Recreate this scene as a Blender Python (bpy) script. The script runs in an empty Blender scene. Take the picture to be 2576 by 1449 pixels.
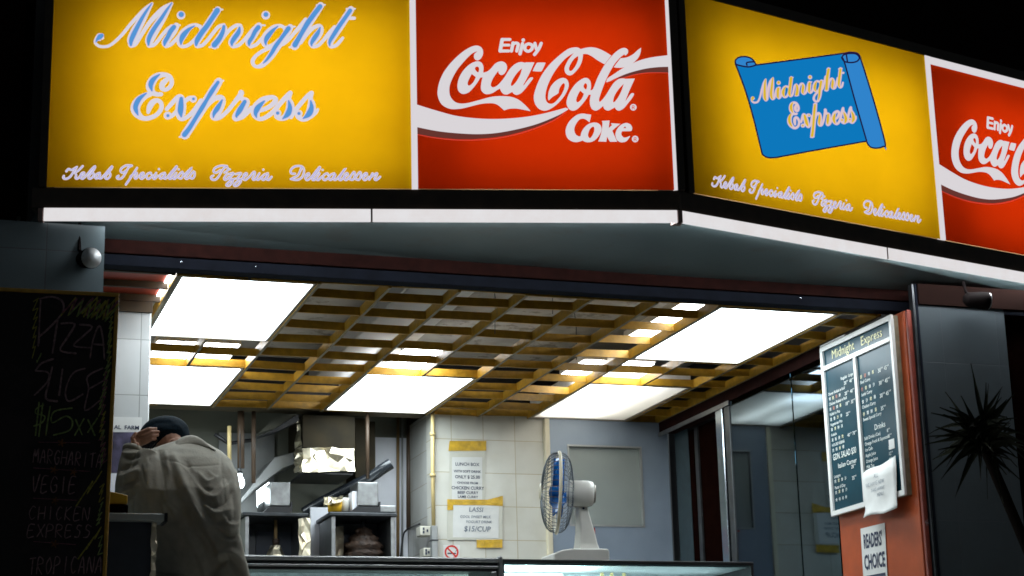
import bpy, bmesh, math, random
from mathutils import Vector, Matrix
random.seed(7)
sc = bpy.context.scene
R = math.radians

# ------------------------------------------------------------------ camera, world, exposure
FPX, W, H = 4724.75, 2576.0, 1449.0            # focal length in units of a 2576 px wide picture
TH, RO, AS = R(14.784), R(-1.525), R(18.584)   # pitch, roll, turn against the shop front
cr, sr = math.cos(RO), math.sin(RO)
def _rot(v): return Vector((cr*v[0]-sr*v[1], sr*v[0]+cr*v[1], v[2]))
_h0, _hz = (1, 0, 0), (0, math.sin(TH), math.cos(TH))
def _hd(a): return _rot([math.cos(a)*_h0[i]+math.sin(a)*_hz[i] for i in range(3)])
AX, AY = _hd(AS), _rot([-math.sin(AS)*_h0[i]+math.cos(AS)*_hz[i] for i in range(3)])
AZ = _rot((0, -math.cos(TH), math.sin(TH)))
cam_d = bpy.data.cameras.new('camera'); cam = bpy.data.objects.new('camera', cam_d)
sc.collection.objects.link(cam); sc.camera = cam
cam_d.sensor_width = 36; cam_d.lens = FPX/W*36; cam_d.clip_end = 500; cam_d.clip_start = 0.05
rt, dn, fw = [Vector((AX[i], AY[i], AZ[i])) for i in range(3)]
cam.matrix_world = Matrix(((rt.x, -dn.x, -fw.x, 0), (rt.y, -dn.y, -fw.y, 0), (rt.z, -dn.z, -fw.z, 0), (0, 0, 0, 1)))
world = bpy.data.worlds.new('World'); sc.world = world; world.use_nodes = True
bgn = world.node_tree.nodes['Background']
bgn.inputs[0].default_value = (0.8, 0.93, 1.0, 1); bgn.inputs[1].default_value = 0.045   # night sky over a lit city
sc.view_settings.view_transform = 'Standard'; sc.view_settings.look = 'None'
sc.view_settings.exposure = 0.0; sc.view_settings.gamma = 1.0
sc.cycles.use_denoising = True; sc.cycles.sample_clamp_indirect = 4.0; sc.cycles.max_bounces = 8
sc.cycles.transparent_max_bounces = 12; sc.cycles.filter_width = 1.65; sc.cycles.caustics_reflective = False; sc.cycles.caustics_refractive = False

# ------------------------------------------------------------------ survey helpers: a sight line meets a known plane
def ray(px, py):
    r = Vector(((px-W/2)/FPX, (py-H/2)/FPX, 1.0)); return Vector((r.dot(AX), r.dot(AY), r.dot(AZ)))
def aty(px, py, y): r = ray(px, py); return r*(y/r.y)
def atz(px, py, z): r = ray(px, py); return r*(z/r.z)
def atx(px, py, x): r = ray(px, py); return r*(x/r.x)
def atp(px, py, p0, n): r = ray(px, py); return r*(p0.dot(n)/r.dot(n))
def proj(P):
    c = AX*P.x+AY*P.y+AZ*P.z; return c.x/c.z*FPX+W/2, c.y/c.z*FPX+H/2
D = 3840/2576.0                                # photo pixels per unit of the 2576 px picture

GROUND = -0.05
CE, SOF = 2.3, 2.405                           # grille level and canopy soffit above eye level
U = 2.3                                        # survey unit
Y0 = 3.6*U                                     # shop front
YB = 11.4                                      # tiled back wall
YK = 12.05                                     # kitchen back wall
XW = 4.83                                      # right-hand wall

# ------------------------------------------------------------------ materials
def nodes_of(name):
    m = bpy.data.materials.new(name); m.use_nodes = True
    return m, m.node_tree.nodes, m.node_tree.links
def mat(name, col, rough=.5, metal=0., var=.12, vs=14., bump=0., bs=60., spec=.5, dirt=None, coat=0.):
    m, N, L = nodes_of(name); b = N['Principled BSDF']
    b.inputs['Roughness'].default_value = rough; b.inputs['Metallic'].default_value = metal
    b.inputs['Specular IOR Level'].default_value = spec
    b.inputs['Coat Weight'].default_value = coat
    geo = N.new('ShaderNodeNewGeometry')
    n = N.new('ShaderNodeTexNoise'); n.inputs['Scale'].default_value = vs; n.inputs['Detail'].default_value = 6
    L.new(geo.outputs['Position'], n.inputs['Vector'])
    rp = N.new('ShaderNodeValToRGB'); rp.color_ramp.elements[0].position = .3; rp.color_ramp.elements[1].position = .72
    c = Vector(col)
    rp.color_ramp.elements[0].color = (*(c*(1-var)), 1); rp.color_ramp.elements[1].color = (*[min(1, v) for v in c*(1+var)], 1)
    L.new(n.outputs[0], rp.inputs[0]); out = rp.outputs[0]
    if dirt:                                    # stains with a shape of their own: (colour, scale, threshold, amount)
        dcol, dsc, th, am = dirt
        n2 = N.new('ShaderNodeTexNoise'); n2.inputs['Scale'].default_value = dsc; n2.inputs['Detail'].default_value = 8
        n2.inputs['Roughness'].default_value = .65
        L.new(geo.outputs['Position'], n2.inputs['Vector'])
        r2 = N.new('ShaderNodeValToRGB'); r2.color_ramp.elements[0].position = th; r2.color_ramp.elements[1].position = th+.07
        r2.color_ramp.elements[0].color = (0, 0, 0, 1); r2.color_ramp.elements[1].color = (am, am, am, 1)
        L.new(n2.outputs[0], r2.inputs[0])
        mx = N.new('ShaderNodeMixRGB'); L.new(r2.outputs[0], mx.inputs[0]); L.new(out, mx.inputs[1])
        mx.inputs[2].default_value = (*dcol, 1); out = mx.outputs[0]
    L.new(out, b.inputs['Base Color'])
    rn = N.new('ShaderNodeMapRange'); rn.inputs['To Min'].default_value = max(.02, rough*.8); rn.inputs['To Max'].default_value = min(1, rough*1.25)
    L.new(n.outputs[0], rn.inputs[0]); L.new(rn.outputs[0], b.inputs['Roughness'])
    if bump:
        nb = N.new('ShaderNodeTexNoise'); nb.inputs['Scale'].default_value = bs; nb.inputs['Detail'].default_value = 4
        L.new(geo.outputs['Position'], nb.inputs['Vector'])
        bp = N.new('ShaderNodeBump'); bp.inputs['Strength'].default_value = bump; bp.inputs['Distance'].default_value = .01
        L.new(nb.outputs[0], bp.inputs['Height']); L.new(bp.outputs[0], b.inputs['Normal'])
    return m
def emit(name, col, s):
    m, N, L = nodes_of(name); N.remove(N['Principled BSDF'])
    e = N.new('ShaderNodeEmission'); e.inputs[0].default_value = (*col, 1); e.inputs[1].default_value = s
    L.new(e.outputs[0], N['Material Output'].inputs[0]); return m
def dusty(name, col, s):                        # lit diffuser with grime on its face
    m, N, L = nodes_of(name); N.remove(N['Principled BSDF'])
    e = N.new('ShaderNodeEmission'); e.inputs[1].default_value = s
    n = N.new('ShaderNodeTexNoise'); n.inputs['Scale'].default_value = 9.; n.inputs['Detail'].default_value = 9; n.inputs['Roughness'].default_value = .7
    geo = N.new('ShaderNodeNewGeometry'); L.new(geo.outputs['Position'], n.inputs['Vector'])
    rp = N.new('ShaderNodeValToRGB'); rp.color_ramp.elements[0].position = .35; rp.color_ramp.elements[1].position = .7
    rp.color_ramp.elements[0].color = (*col, 1); rp.color_ramp.elements[1].color = (col[0]*.94, col[1]*.90, col[2]*.88, 1)
    L.new(n.outputs[0], rp.inputs[0]); L.new(rp.outputs[0], e.inputs[0])
    L.new(e.outputs[0], N['Material Output'].inputs[0]); return m
def opal(name, col, gloss=.04):                # light-box acrylic: lets lamp light through, scatters it
    m, N, L = nodes_of(name); N.remove(N['Principled BSDF'])
    t = N.new('ShaderNodeBsdfTranslucent'); t.inputs[0].default_value = (*col, 1)
    d = N.new('ShaderNodeBsdfDiffuse'); d.inputs[0].default_value = (*[c*.3 for c in col], 1)
    n = N.new('ShaderNodeTexNoise'); n.inputs['Scale'].default_value = 5.; n.inputs['Detail'].default_value = 5
    geo = N.new('ShaderNodeNewGeometry'); L.new(geo.outputs['Position'], n.inputs['Vector'])
    rp = N.new('ShaderNodeValToRGB'); rp.color_ramp.elements[0].position = .3; rp.color_ramp.elements[1].position = .75
    rp.color_ramp.elements[0].color = (*[c*.95 for c in col], 1); rp.color_ramp.elements[1].color = (*[min(1, c*1.03) for c in col], 1)
    L.new(n.outputs[0], rp.inputs[0]); L.new(rp.outputs[0], t.inputs[0])
    a = N.new('ShaderNodeMixShader'); a.inputs[0].default_value = .12
    L.new(t.outputs[0], a.inputs[1]); L.new(d.outputs[0], a.inputs[2])
    L.new(a.outputs[0], N['Material Output'].inputs[0]); return m
def tiles(name, col, grout, size, off=(0, 0), rough=.25, dirt=.3, axis='x'):
    m, N, L = nodes_of(name); b = N['Principled BSDF']; b.inputs['Roughness'].default_value = rough
    geo = N.new('ShaderNodeNewGeometry'); s = N.new('ShaderNodeSeparateXYZ'); L.new(geo.outputs['Position'], s.inputs[0])
    cb = N.new('ShaderNodeCombineXYZ')
    for i, ax in enumerate((axis.upper(), 'Z')):
        ad = N.new('ShaderNodeMath'); ad.operation = 'ADD'; ad.inputs[1].default_value = off[i]
        L.new(s.outputs[ax], ad.inputs[0]); L.new(ad.outputs[0], cb.inputs[i])
    br = N.new('ShaderNodeTexBrick'); br.offset = 0; br.squash = 1
    br.inputs['Scale'].default_value = 1; br.inputs['Brick Width'].default_value = size[0]; br.inputs['Row Height'].default_value = size[1]
    br.inputs['Mortar Size'].default_value = .0026; br.inputs['Mortar Smooth'].default_value = .3
    c = Vector(col)
    br.inputs['Color1'].default_value = (*(c*.94), 1); br.inputs['Color2'].default_value = (*[min(1, v) for v in c*1.04], 1)
    br.inputs['Mortar'].default_value = (*grout, 1); L.new(cb.outputs[0], br.inputs['Vector'])
    n2 = N.new('ShaderNodeTexNoise'); n2.inputs['Scale'].default_value = 4; n2.inputs['Detail'].default_value = 9
    L.new(geo.outputs['Position'], n2.inputs['Vector'])
    r2 = N.new('ShaderNodeValToRGB'); r2.color_ramp.elements[0].position = .45; r2.color_ramp.elements[1].position = .8
    r2.color_ramp.elements[0].color = (0, 0, 0, 1); r2.color_ramp.elements[1].color = (dirt, dirt, dirt, 1)
    L.new(n2.outputs[0], r2.inputs[0])
    mx = N.new('ShaderNodeMixRGB'); L.new(r2.outputs[0], mx.inputs[0]); L.new(br.outputs[0], mx.inputs[1])
    mx.inputs[2].default_value = (col[0]*.55, col[1]*.5, col[2]*.4, 1); L.new(mx.outputs[0], b.inputs['Base Color'])
    bp = N.new('ShaderNodeBump'); bp.inputs['Strength'].default_value = .4; bp.inputs['Distance'].default_value = .002; bp.invert = True
    L.new(br.outputs['Fac'], bp.inputs['Height']); L.new(bp.outputs[0], b.inputs['Normal'])
    return m
def glass(name, col=(.8, .95, .95), tr=.85, rough=.02):
    m, N, L = nodes_of(name); N.remove(N['Principled BSDF'])
    t = N.new('ShaderNodeBsdfTransparent'); t.inputs[0].default_value = (*col, 1)
    g = N.new('ShaderNodeBsdfGlossy'); g.inputs[1].default_value = rough
    nz = N.new('ShaderNodeTexNoise'); nz.inputs['Scale'].default_value = 6
    mr = N.new('ShaderNodeMapRange'); mr.inputs['To Min'].default_value = 1-tr-.04; mr.inputs['To Max'].default_value = 1-tr+.04
    L.new(nz.outputs[0], mr.inputs[0])
    a = N.new('ShaderNodeMixShader'); L.new(mr.outputs[0], a.inputs[0]); L.new(t.outputs[0], a.inputs[1]); L.new(g.outputs[0], a.inputs[2])
    L.new(a.outputs[0], N['Material Output'].inputs[0]); return m

M = dict(
 casing=mat('bronze_casing', (.035, .026, .018), .45, .3, var=.25),
 boxwhite=mat('box_inside_white', (.78, .77, .74), .7),
 boxglowtint=mat('box_inside_glow_tint', (.80, .54, .27), .7), yellow=opal('yellow_acrylic', (.86, .545, .005)), red=opal('red_acrylic', (.62, .035, .002)),  # box inside coloured orange so the light at the panel edges turns warm
 tube=emit('tube_light', (1, .95, .85), 4.2),
 signwhite=emit('backlit_white', (.69, .66, .74), 1.0), signlilac=emit('backlit_lilac', (.46, .40, .70), 1.0),
 signblue=emit('backlit_blue', (.09, .30, .66), 1.0), cokewhite=emit('backlit_white_film', (.70, .665, .69), 1.0),
 cokeshade=emit('backlit_dark_film', (.13, .035, .028), 1.0), cokepink=emit('backlit_pink_line', (.72, .06, .04), 1.0),
 scroll=emit('backlit_scroll_blue', (.004, .185, .50), 1.0), scroll2=emit('backlit_scroll_light_blue', (.03, .23, .60), 1.0),
 scroline=emit('backlit_navy_line', (.012, .008, .05), 1.0), scroyel=emit('backlit_letter_yellow', (.70, .46, .03), 1.0),
 scropink=emit('backlit_letter_pink', (.72, .55, .58), 1.0),
 strip=dusty('strip_diffuser', (.77, .76, .775), 1.0), striptube=emit('strip_tube', (.95, .98, 1.0), 75.0),
 seam=mat('strip_seam', (.3, .2, .18), .6),
 soffit=mat('soffit_paint', (.105, .15, .158), .42, var=.1, vs=5, bump=.15, bs=9, dirt=((.10, .11, .11), 4, .56, .6)),
 fascia=mat('fascia_paint', (.045, .03, .02), .4, .2, var=.3),
 lintel=mat('lintel_dark_red', (.018, .006, .005), .85, var=.35, vs=20, spec=.05),
 lintelnavy=mat('lintel_navy', (.008, .010, .016), .8, .0, var=.3, spec=.06), facade=mat('facade_dark', (.012, .006, .005), .9, spec=.02),
 steel=mat('brushed_steel', (.36, .37, .375), .38, 1., var=.18, vs=30), chrome=mat('chrome', (.44, .50, .55), .16, 1., var=.05),
 dsteel=mat('dark_steel', (.05, .055, .06), .35, .6, var=.3), black=mat('black_paint', (.012, .012, .014), .4, var=.3),
 wood=mat('amber_wood', (.45, .245, .018), .45, var=.22, vs=26, bump=.1, bs=40),
 darkwood=mat('dark_wood', (.045, .026, .008), .6, var=.3, vs=22), woodd=mat('grey_wood_edge', (.2, .17, .11), .6, var=.3, vs=22),
 slab=mat('dirty_slab', (.36, .34, .3), .8, var=.25, vs=6, dirt=((.12, .1, .08), 7, .56, .7)),
 lampwhite=emit('ceiling_diffuser', (.84, .96, 1.0), 11.5), lampdim=opal('ceiling_diffuser_dim', (.85, .85, .82)),
 batten=emit('batten_tube', (.94, .97, 1.0), 20.0), added_disptube=emit('added_display_tube', (.93, .98, 1.0), 160.0), dimtube=emit('panel_tube', (1, .96, .88), 26.0), lframe=mat('lamp_frame', (.28, .25, .22), .4, .5),
 redboard=mat('red_ceiling_board', (.40, .06, .03), .5, var=.2, vs=9),
 tileback=tiles('white_wall_tiles', (.63, .62, .56), (.42, .36, .23), (.2147, .2147), (.04, .0), dirt=.45),
 tileside=tiles('side_wall_tiles', (.5, .5, .47), (.36, .34, .28), (.4, .2147), (.1, .05), dirt=.5, axis='y'),
 tilepil=tiles('pillar_tiles', (.55, .56, .56), (.3, .31, .3), (.6, .272), (.1, .07), dirt=.2),
 tilefront=tiles('front_grey_tiles', (.15, .195, .215), (.12, .13, .14), (.3, .3), (.02, .12), dirt=.3),
 tiledark=tiles('dark_front_tiles', (.062, .076, .085), (.07, .08, .09), (.32, .40), (.1, .0), dirt=.3),
 floor=tiles('shop_floor_tiles', (.42, .40, .37), (.2, .19, .17), (.3, .3)),
 kwall=mat('kitchen_wall', (.20, .205, .165), .6, var=.15, vs=5, dirt=((.2, .19, .15), 5, .6, .6)),
 kwall2=mat('kitchen_white_panel', (.80, .80, .86), .5, var=.08, vs=6),
 kceil=mat('kitchen_ceiling', (.15, .12, .07), .7, var=.25, vs=5),
 duct=mat('greasy_duct', (.026, .020, .011), .7, 0., var=.4, vs=8, spec=.12), greysheet=mat('grey_sheet', (.34, .35, .35), .4, .4, var=.12, vs=7),
 pipe_brown=mat('pipe_brown', (.24, .15, .06), .5), pipe_cream=mat('pipe_cream', (.62, .48, .22), .5, var=.1), pipe_dark=mat('pipe_dark', (.08, .05, .03), .5),
 foil=mat('kitchen_foil', (.74, .66, .50), .34, 1., var=.06, bump=.0), pipeblack=mat('black_hose', (.02, .024, .03), .25, .0, spec=.8),
 meat=mat('doner_meat', (.035, .017, .009), .6, var=.55, vs=30, bump=.9, bs=45),
 plastic=mat('white_plastic', (.72, .71, .66), .4, var=.06, vs=9), cream=mat('cream_plastic', (.72, .66, .5), .4, var=.06),
 fanblue=mat('blue_blade', (.0, .10, .38), .25, var=.1), wire=mat('guard_wire', (.11, .13, .145), .3, .8),
 tape=mat('yellow_tape', (.56, .34, .02), .4, var=.25, vs=25, bump=.5, bs=35), paper=mat('paper', (.68, .68, .66), .7, var=.05, vs=12, bump=.1, bs=15),
 sleeve=mat('plastic_sleeve', (.55, .54, .47), .35, var=.06, vs=12), ink=mat('ink', (.03, .04, .08), .8), inkgrey=mat('faded_ink', (.14, .17, .22), .8),
 redink=mat('red_ink', (.55, .02, .015), .6), socket=mat('socket_cream', (.66, .63, .54), .4),
 door=mat('door_blue_grey', (.21, .262, .335), .42, var=.08, vs=5), doorwin=mat('door_panel_grey', (.26, .295, .29), .3, var=.06, vs=4),
 lining=mat('lining_blue_grey', (.04, .06, .072), .7, spec=.03), darkred=mat('dark_red_door', (.006, .002, .0015), .8, var=.3, spec=0.), orange=mat('orange_wall', (.37, .060, .010), .38, var=.2, vs=7, dirt=((.40, .40, .42), 6, .66, .85)),
 peel=mat('peeled_paint_edge', (.22, .045, .03), .35, var=.2, dirt=((.40, .45, .48), 10, .62, 1.)),
 mirror=mat('tinted_mirror', (.018, .043, .062), .03, 1., var=.12, vs=3),
 boardgreen=mat('menu_dark_teal', (.007, .042, .062), .22, var=.25, vs=4, spec=.12), boardwhite=mat('menu_frame_white', (.72, .72, .70), .35, var=.05),
 chalkink=mat('menu_letters', (.78, .82, .78), .6), chalky=mat('menu_letters_yellow', (.78, .74, .45), .6), chalkr=mat('menu_letters_red', (.5, .16, .1), .6),
 cboard=mat('chalkboard', (.010, .007, .007), .75, var=.4, vs=6, dirt=((.03, .02, .02), 4, .5, .6)), cframe=mat('chalkboard_frame', (.58, .32, .04), .5, var=.25, vs=18),
 ch_g=mat('chalk_green', (.26, .34, .11), .9, var=.5, vs=90), ch_p=mat('chalk_purple', (.24, .09, .12), .9, var=.5, vs=90),
 ch_y=mat('chalk_yellow', (.36, .32, .05), .9, var=.5, vs=90), ch_w=mat('chalk_white', (.27, .17, .18), .9, var=.5, vs=90), ch_o=mat('chalk_orange', (.15, .06, .015), .9, var=.5, vs=90),
 poster=mat('poster_picture', (.07, .06, .11), .4, var=.85, vs=16), yellowbox=mat('yellow_card', (.80, .46, .02), .5, var=.08),
 shelf=mat('shelf_top', (.50, .55, .54), .3, .1), shelfdark=mat('shelf_front_panel', (.05, .06, .085), .5),
 spotbody=mat('spot_black', (.008, .006, .006), .8, spec=.05), spotglass=mat('spot_reflector', (.62, .66, .68), .35, .35, var=.35, vs=22),
 leaf=mat('plant_leaf', (.010, .012, .006), .7, var=.4, spec=.1), trunk=mat('plant_stem', (.008, .006, .005), .9, spec=.03),
 jacket=mat('jacket_cotton', (.42, .40, .335), .95, var=.14, vs=22, bump=.14, bs=140), beanie=mat('beanie_knit', (.006, .013, .020), .95, var=.3, vs=60, bump=.5, bs=260, spec=.05),
 skin=mat('skin', (.42, .21, .13), .5, var=.12, vs=30), hair=mat('hair', (.02, .014, .01), .7), trouser=mat('trousers', (.03, .03, .035), .9), shoe=mat('shoe', (.02, .02, .02), .5),
 phone=mat('phone_black', (.01, .01, .012), .25), phonesilver=mat('phone_silver', (.6, .62, .64), .25, .6),
 glass=glass('display_glass'), glassin=mat('display_inside', (.62, .66, .68), .4), street=mat('asphalt', (.06, .06, .062), .7, var=.25, vs=30, bump=.3, bs=120),
)

# ------------------------------------------------------------------ object helpers
COL = sc.collection
def link(o): COL.objects.link(o); return o
def tag(o, label, cat, group=None, kind=None):
    if label: o['label'] = label
    if cat: o['category'] = cat
    if group: o['group'] = group
    if kind: o['kind'] = kind
    return o
def thing(name, label, cat, loc, group=None):
    o = bpy.data.objects.new(name, None); o.empty_display_size = .1; o.location = loc; link(o)
    return tag(o, label, cat, group)
class MB:
    """collects faces in world coordinates; build() links them as one mesh object"""
    def __init__(s): s.v = []; s.f = []; s.mi = []; s.cur = 0; s.sm = []
    def add(s, vs, fs, smooth=False):
        b = len(s.v); s.v += [tuple(v) for v in vs]
        for f in fs: s.f.append([b+i for i in f]); s.mi.append(s.cur); s.sm.append(smooth)
        return s
    def quad(s, a, b, c, d): return s.add((a, b, c, d), ((0, 1, 2, 3),))
    def box(s, x0, x1, y0, y1, z0, z1):
        return s.add([(x, y, z) for x in (x0, x1) for y in (y0, y1) for z in (z0, z1)],
                     [(0, 1, 3, 2), (4, 6, 7, 5), (0, 4, 5, 1), (2, 3, 7, 6), (0, 2, 6, 4), (1, 5, 7, 3)])
    def hexa(s, q, off):                        # a quad pushed along off
        o = Vector(off); q = [Vector(p) for p in q]
        return s.add(q+[p+o for p in q], [(0, 1, 2, 3), (7, 6, 5, 4), (0, 4, 5, 1), (1, 5, 6, 2), (2, 6, 7, 3), (3, 7, 4, 0)])
    def prism(s, poly, off):
        o = Vector(off); n = len(poly); p = [Vector(v) for v in poly]
        return s.add(p+[v+o for v in p], [list(range(n)), list(range(2*n-1, n-1, -1))]+[(i, (i+1) % n, n+(i+1) % n, n+i) for i in range(n)])
    def tube(s, pts, rad, n=10, caps=True, closed=False):
        pts = [Vector(p) for p in pts]; m = len(pts)
        if not hasattr(rad, '__len__'): rad = [rad]*m
        vs = []; prev = None
        for i, p in enumerate(pts):
            if closed: t = pts[(i+1) % m]-pts[i-1]
            else: t = pts[min(i+1, m-1)]-pts[max(i-1, 0)]
            t.normalize()
            if prev is None:
                a = Vector((0, 0, 1)) if abs(t.z) < .9 else Vector((1, 0, 0)); u = t.cross(a).normalized()
            else: u = (prev-t*prev.dot(t)).normalized()
            prev = u; w = t.cross(u)
            for k in range(n):
                an = 2*math.pi*k/n; vs.append(p+(u*math.cos(an)+w*math.sin(an))*rad[i])
        fs = []
        for i in range(m if closed else m-1):
            j = (i+1) % m
            for k in range(n): fs.append((i*n+k, i*n+(k+1) % n, j*n+(k+1) % n, j*n+k))
        if caps and not closed: fs += [list(range(n-1, -1, -1)), list(range((m-1)*n, m*n))]
        return s.add(vs, fs, True)
    def lathe(s, c, ax, prof, n=28):            # prof: (distance along ax, radius)
        c = Vector(c); ax = Vector(ax).normalized()
        return s.tube2([c+ax*d for d, r in prof], [r for d, r in prof], ax, n)
    def tube2(s, pts, rad, ax, n):
        a = Vector((0, 0, 1)) if abs(ax.z) < .9 else Vector((1, 0, 0)); u = ax.cross(a).normalized(); w = ax.cross(u); vs = []
        for p, r in zip(pts, rad):
            for k in range(n):
                an = 2*math.pi*k/n; vs.append(p+(u*math.cos(an)+w*math.sin(an))*r)
        m = len(pts); fs = [(i*n+k, i*n+(k+1) % n, (i+1)*n+(k+1) % n, (i+1)*n+k) for i in range(m-1) for k in range(n)]
        fs += [list(range(n-1, -1, -1)), list(range((m-1)*n, m*n))]
        return s.add(vs, fs, True)
    def ell(s, c, r, rot=None, n=20, m=12):
        c = Vector(c); vs = []
        for i in range(m+1):
            t = math.pi*i/m
            for k in range(n):
                a = 2*math.pi*k/n; v = Vector((r[0]*math.sin(t)*math.cos(a), r[1]*math.sin(t)*math.sin(a), r[2]*math.cos(t)))
                vs.append(c+(rot @ v if rot else v))
        return s.add(vs, [(i*n+k, (i+1)*n+k, (i+1)*n+(k+1) % n, i*n+(k+1) % n) for i in range(m) for k in range(n)], True)
    def build(s, name, m, parent=None, bevel=0.):
        me = bpy.data.meshes.new(name); off = Vector((0, 0, 0))
        if parent is not None:
            p = parent
            while p is not None: off += p.location; p = p.parent
        me.from_pydata([tuple(Vector(v)-off) for v in s.v], [], s.f)
        for k in (m if isinstance(m, (list, tuple)) else [m]): me.materials.append(M[k])
        me.polygons.foreach_set('material_index', s.mi); me.polygons.foreach_set('use_smooth', s.sm)
        me.update(); bm = bmesh.new(); bm.from_mesh(me); bmesh.ops.remove_doubles(bm, verts=bm.verts, dist=1e-6)
        bmesh.ops.recalc_face_normals(bm, faces=bm.faces); bm.to_mesh(me); bm.free()
        o = link(bpy.data.objects.new(name, me))
        if parent is not None: o.parent = parent
        if bevel:
            b = o.modifiers.new('edge', 'BEVEL'); b.width = bevel; b.segments = 2; b.limit_method = 'ANGLE'
        return o
def structure(o): o['kind'] = 'structure'; return o
def pbox(mb, a, b, y, dep):                     # box whose front face fills the sight lines a..b on the plane y
    (x0, y0), (x1, y1) = a, b; xm, ym = (x0+x1)/2, (y0+y1)/2
    l, r_ = aty(x0, ym, y).x, aty(x1, ym, y).x; t, bo = aty(xm, y0, y).z, aty(xm, y1, y).z
    return mb.box(l, r_, y, y+dep, bo, t)
def crom(pts, n=6, closed=False):
    """Catmull-Rom through tuples of any length"""
    m = len(pts); out = []; k = len(pts[0])
    rng = m if closed else m-1
    for i in range(rng):
        p1, p2 = pts[i], pts[(i+1) % m]
        p0 = pts[i-1] if (closed or i > 0) else p1
        p3 = pts[(i+2) % m] if (closed or i+2 < m) else p2
        for j in range(n):
            t = j/n; out.append(tuple(.5*((2*p1[c])+(-p0[c]+p2[c])*t+(2*p0[c]-5*p1[c]+4*p2[c]-p3[c])*t*t+(-p0[c]+3*p1[c]-3*p2[c]+p3[c])*t**3) for c in range(k)))
    if not closed: out.append(tuple(pts[-1]))
    return out
def corner_curve(pts, n=5):
    """closed outline; points with a third value are sharp corners"""
    idx = [i for i, p in enumerate(pts) if len(p) > 2]
    if not idx: return crom([p[:2] for p in pts], n, True)
    out = []; m = len(pts)
    for a, i in enumerate(idx):
        j = idx[(a+1) % len(idx)]; j2 = j if j > i else j+m
        seg = [pts[q % m][:2] for q in range(i, j2+1)]
        out += crom(seg, n)[:-1]
    return out
LIFT = [0.]
def stroke(mb, pts, mp, grow=0., lift=.003, n=6, wscale=1., fixed=None, cap=6):
    """brush stroke (x, y, width) laid on a surface through the map mp(x, y, lift)"""
    LIFT[0] += .00003; lf = lift+LIFT[0]
    if len(pts) == 1: pts = [pts[0], (pts[0][0]+.01, pts[0][1], pts[0][2])]
    q = crom([(p[0], p[1], (fixed if fixed else p[2])) for p in pts], n) if len(pts) > 2 else [tuple((p[0], p[1], fixed if fixed else p[2])) for p in pts]
    L, Rr = [], []
    for i in range(len(q)):
        a, b = q[max(i-1, 0)], q[min(i+1, len(q)-1)]
        dx, dy = b[0]-a[0], b[1]-a[1]; d = math.hypot(dx, dy) or 1; nx, ny = -dy/d, dx/d
        w = max(.2, q[i][2]*wscale/2+grow)
        L.append((q[i][0]+nx*w, q[i][1]+ny*w)); Rr.append((q[i][0]-nx*w, q[i][1]-ny*w))
    m = len(q)
    mb.add([mp(x, y, lf) for x, y in L]+[mp(x, y, lf) for x, y in Rr], [(i, i+1, m+i+1, m+i) for i in range(m-1)])
    for e in (0, -1):                           # round ends
        w = max(.2, q[e][2]*wscale/2+grow)
        c = [(q[e][0]+w*math.cos(t*math.pi/cap), q[e][1]+w*math.sin(t*math.pi/cap)) for t in range(2*cap)]
        LIFT[0] += .00001
        mb.add([mp(x, y, lift+LIFT[0]) for x, y in c], [list(range(2*cap))])
def filled(outlines, mp, lift, mb):
    """outline polygons (holes by even-odd) filled through a 2D curve, then mapped onto a surface"""
    cu = bpy.data.curves.new('outline', 'CURVE'); cu.dimensions = '2D'; cu.fill_mode = 'BOTH'
    for ol in outlines:
        s = cu.splines.new('POLY'); s.points.add(len(ol)-1); s.use_cyclic_u = True
        for p, (x, y) in zip(s.points, ol): p.co = (x*.01, y*.01, 0, 1)
    ob = bpy.data.objects.new('outline', cu); COL.objects.link(ob)
    dg = bpy.context.evaluated_depsgraph_get(); ev = ob.evaluated_get(dg); me = ev.to_mesh()
    LIFT[0] += .00003
    mb.add([mp(v.co.x*100, v.co.y*100, lift+LIFT[0]) for v in me.vertices], [tuple(p.vertices) for p in me.polygons])
    ev.to_mesh_clear(); bpy.data.objects.remove(ob); bpy.data.curves.remove(cu)
def text(mb, s, x, y, h, mp, lift=.002, sx=1., align='LEFT', bold=0., shear=0.):
    """lettering: capital height h at (x, y) baseline, laid on a surface by mp"""
    cu = bpy.data.curves.new('words', 'FONT'); cu.body = s; cu.size = 1; cu.align_x = align; cu.offset = bold; cu.shear = shear
    cu.resolution_u = 2
    ob = bpy.data.objects.new('words', cu); COL.objects.link(ob)
    dg = bpy.context.evaluated_depsgraph_get(); ev = ob.evaluated_get(dg); me = ev.to_mesh()
    k = h/.72; LIFT[0] += .00003
    mb.add([mp(x+v.co.x*k*sx, y+v.co.y*k, lift+LIFT[0]) for v in me.vertices], [tuple(p.vertices) for p in me.polygons])
    ev.to_mesh_clear(); bpy.data.objects.remove(ob); bpy.data.curves.remove(cu)

# ------------------------------------------------------------------ ground
g = MB(); prof = [(-60, -1.6), (1.5, -1.6), (3.2, -1.45), (5.6, -.30), (6.3, GROUND-.12), (6.32, GROUND)]
for (ya, za), (yb, zb) in zip(prof, prof[1:]): g.quad((-70, ya, za), (70, ya, za), (70, yb, zb), (-70, yb, zb))
structure(g.build('street', 'street'))
g = MB(); g.quad((-70, 6.32, GROUND), (70, 6.32, GROUND), (70, 80, GROUND), (-70, 80, GROUND)); structure(g.build('pavement', 'floor'))

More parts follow.
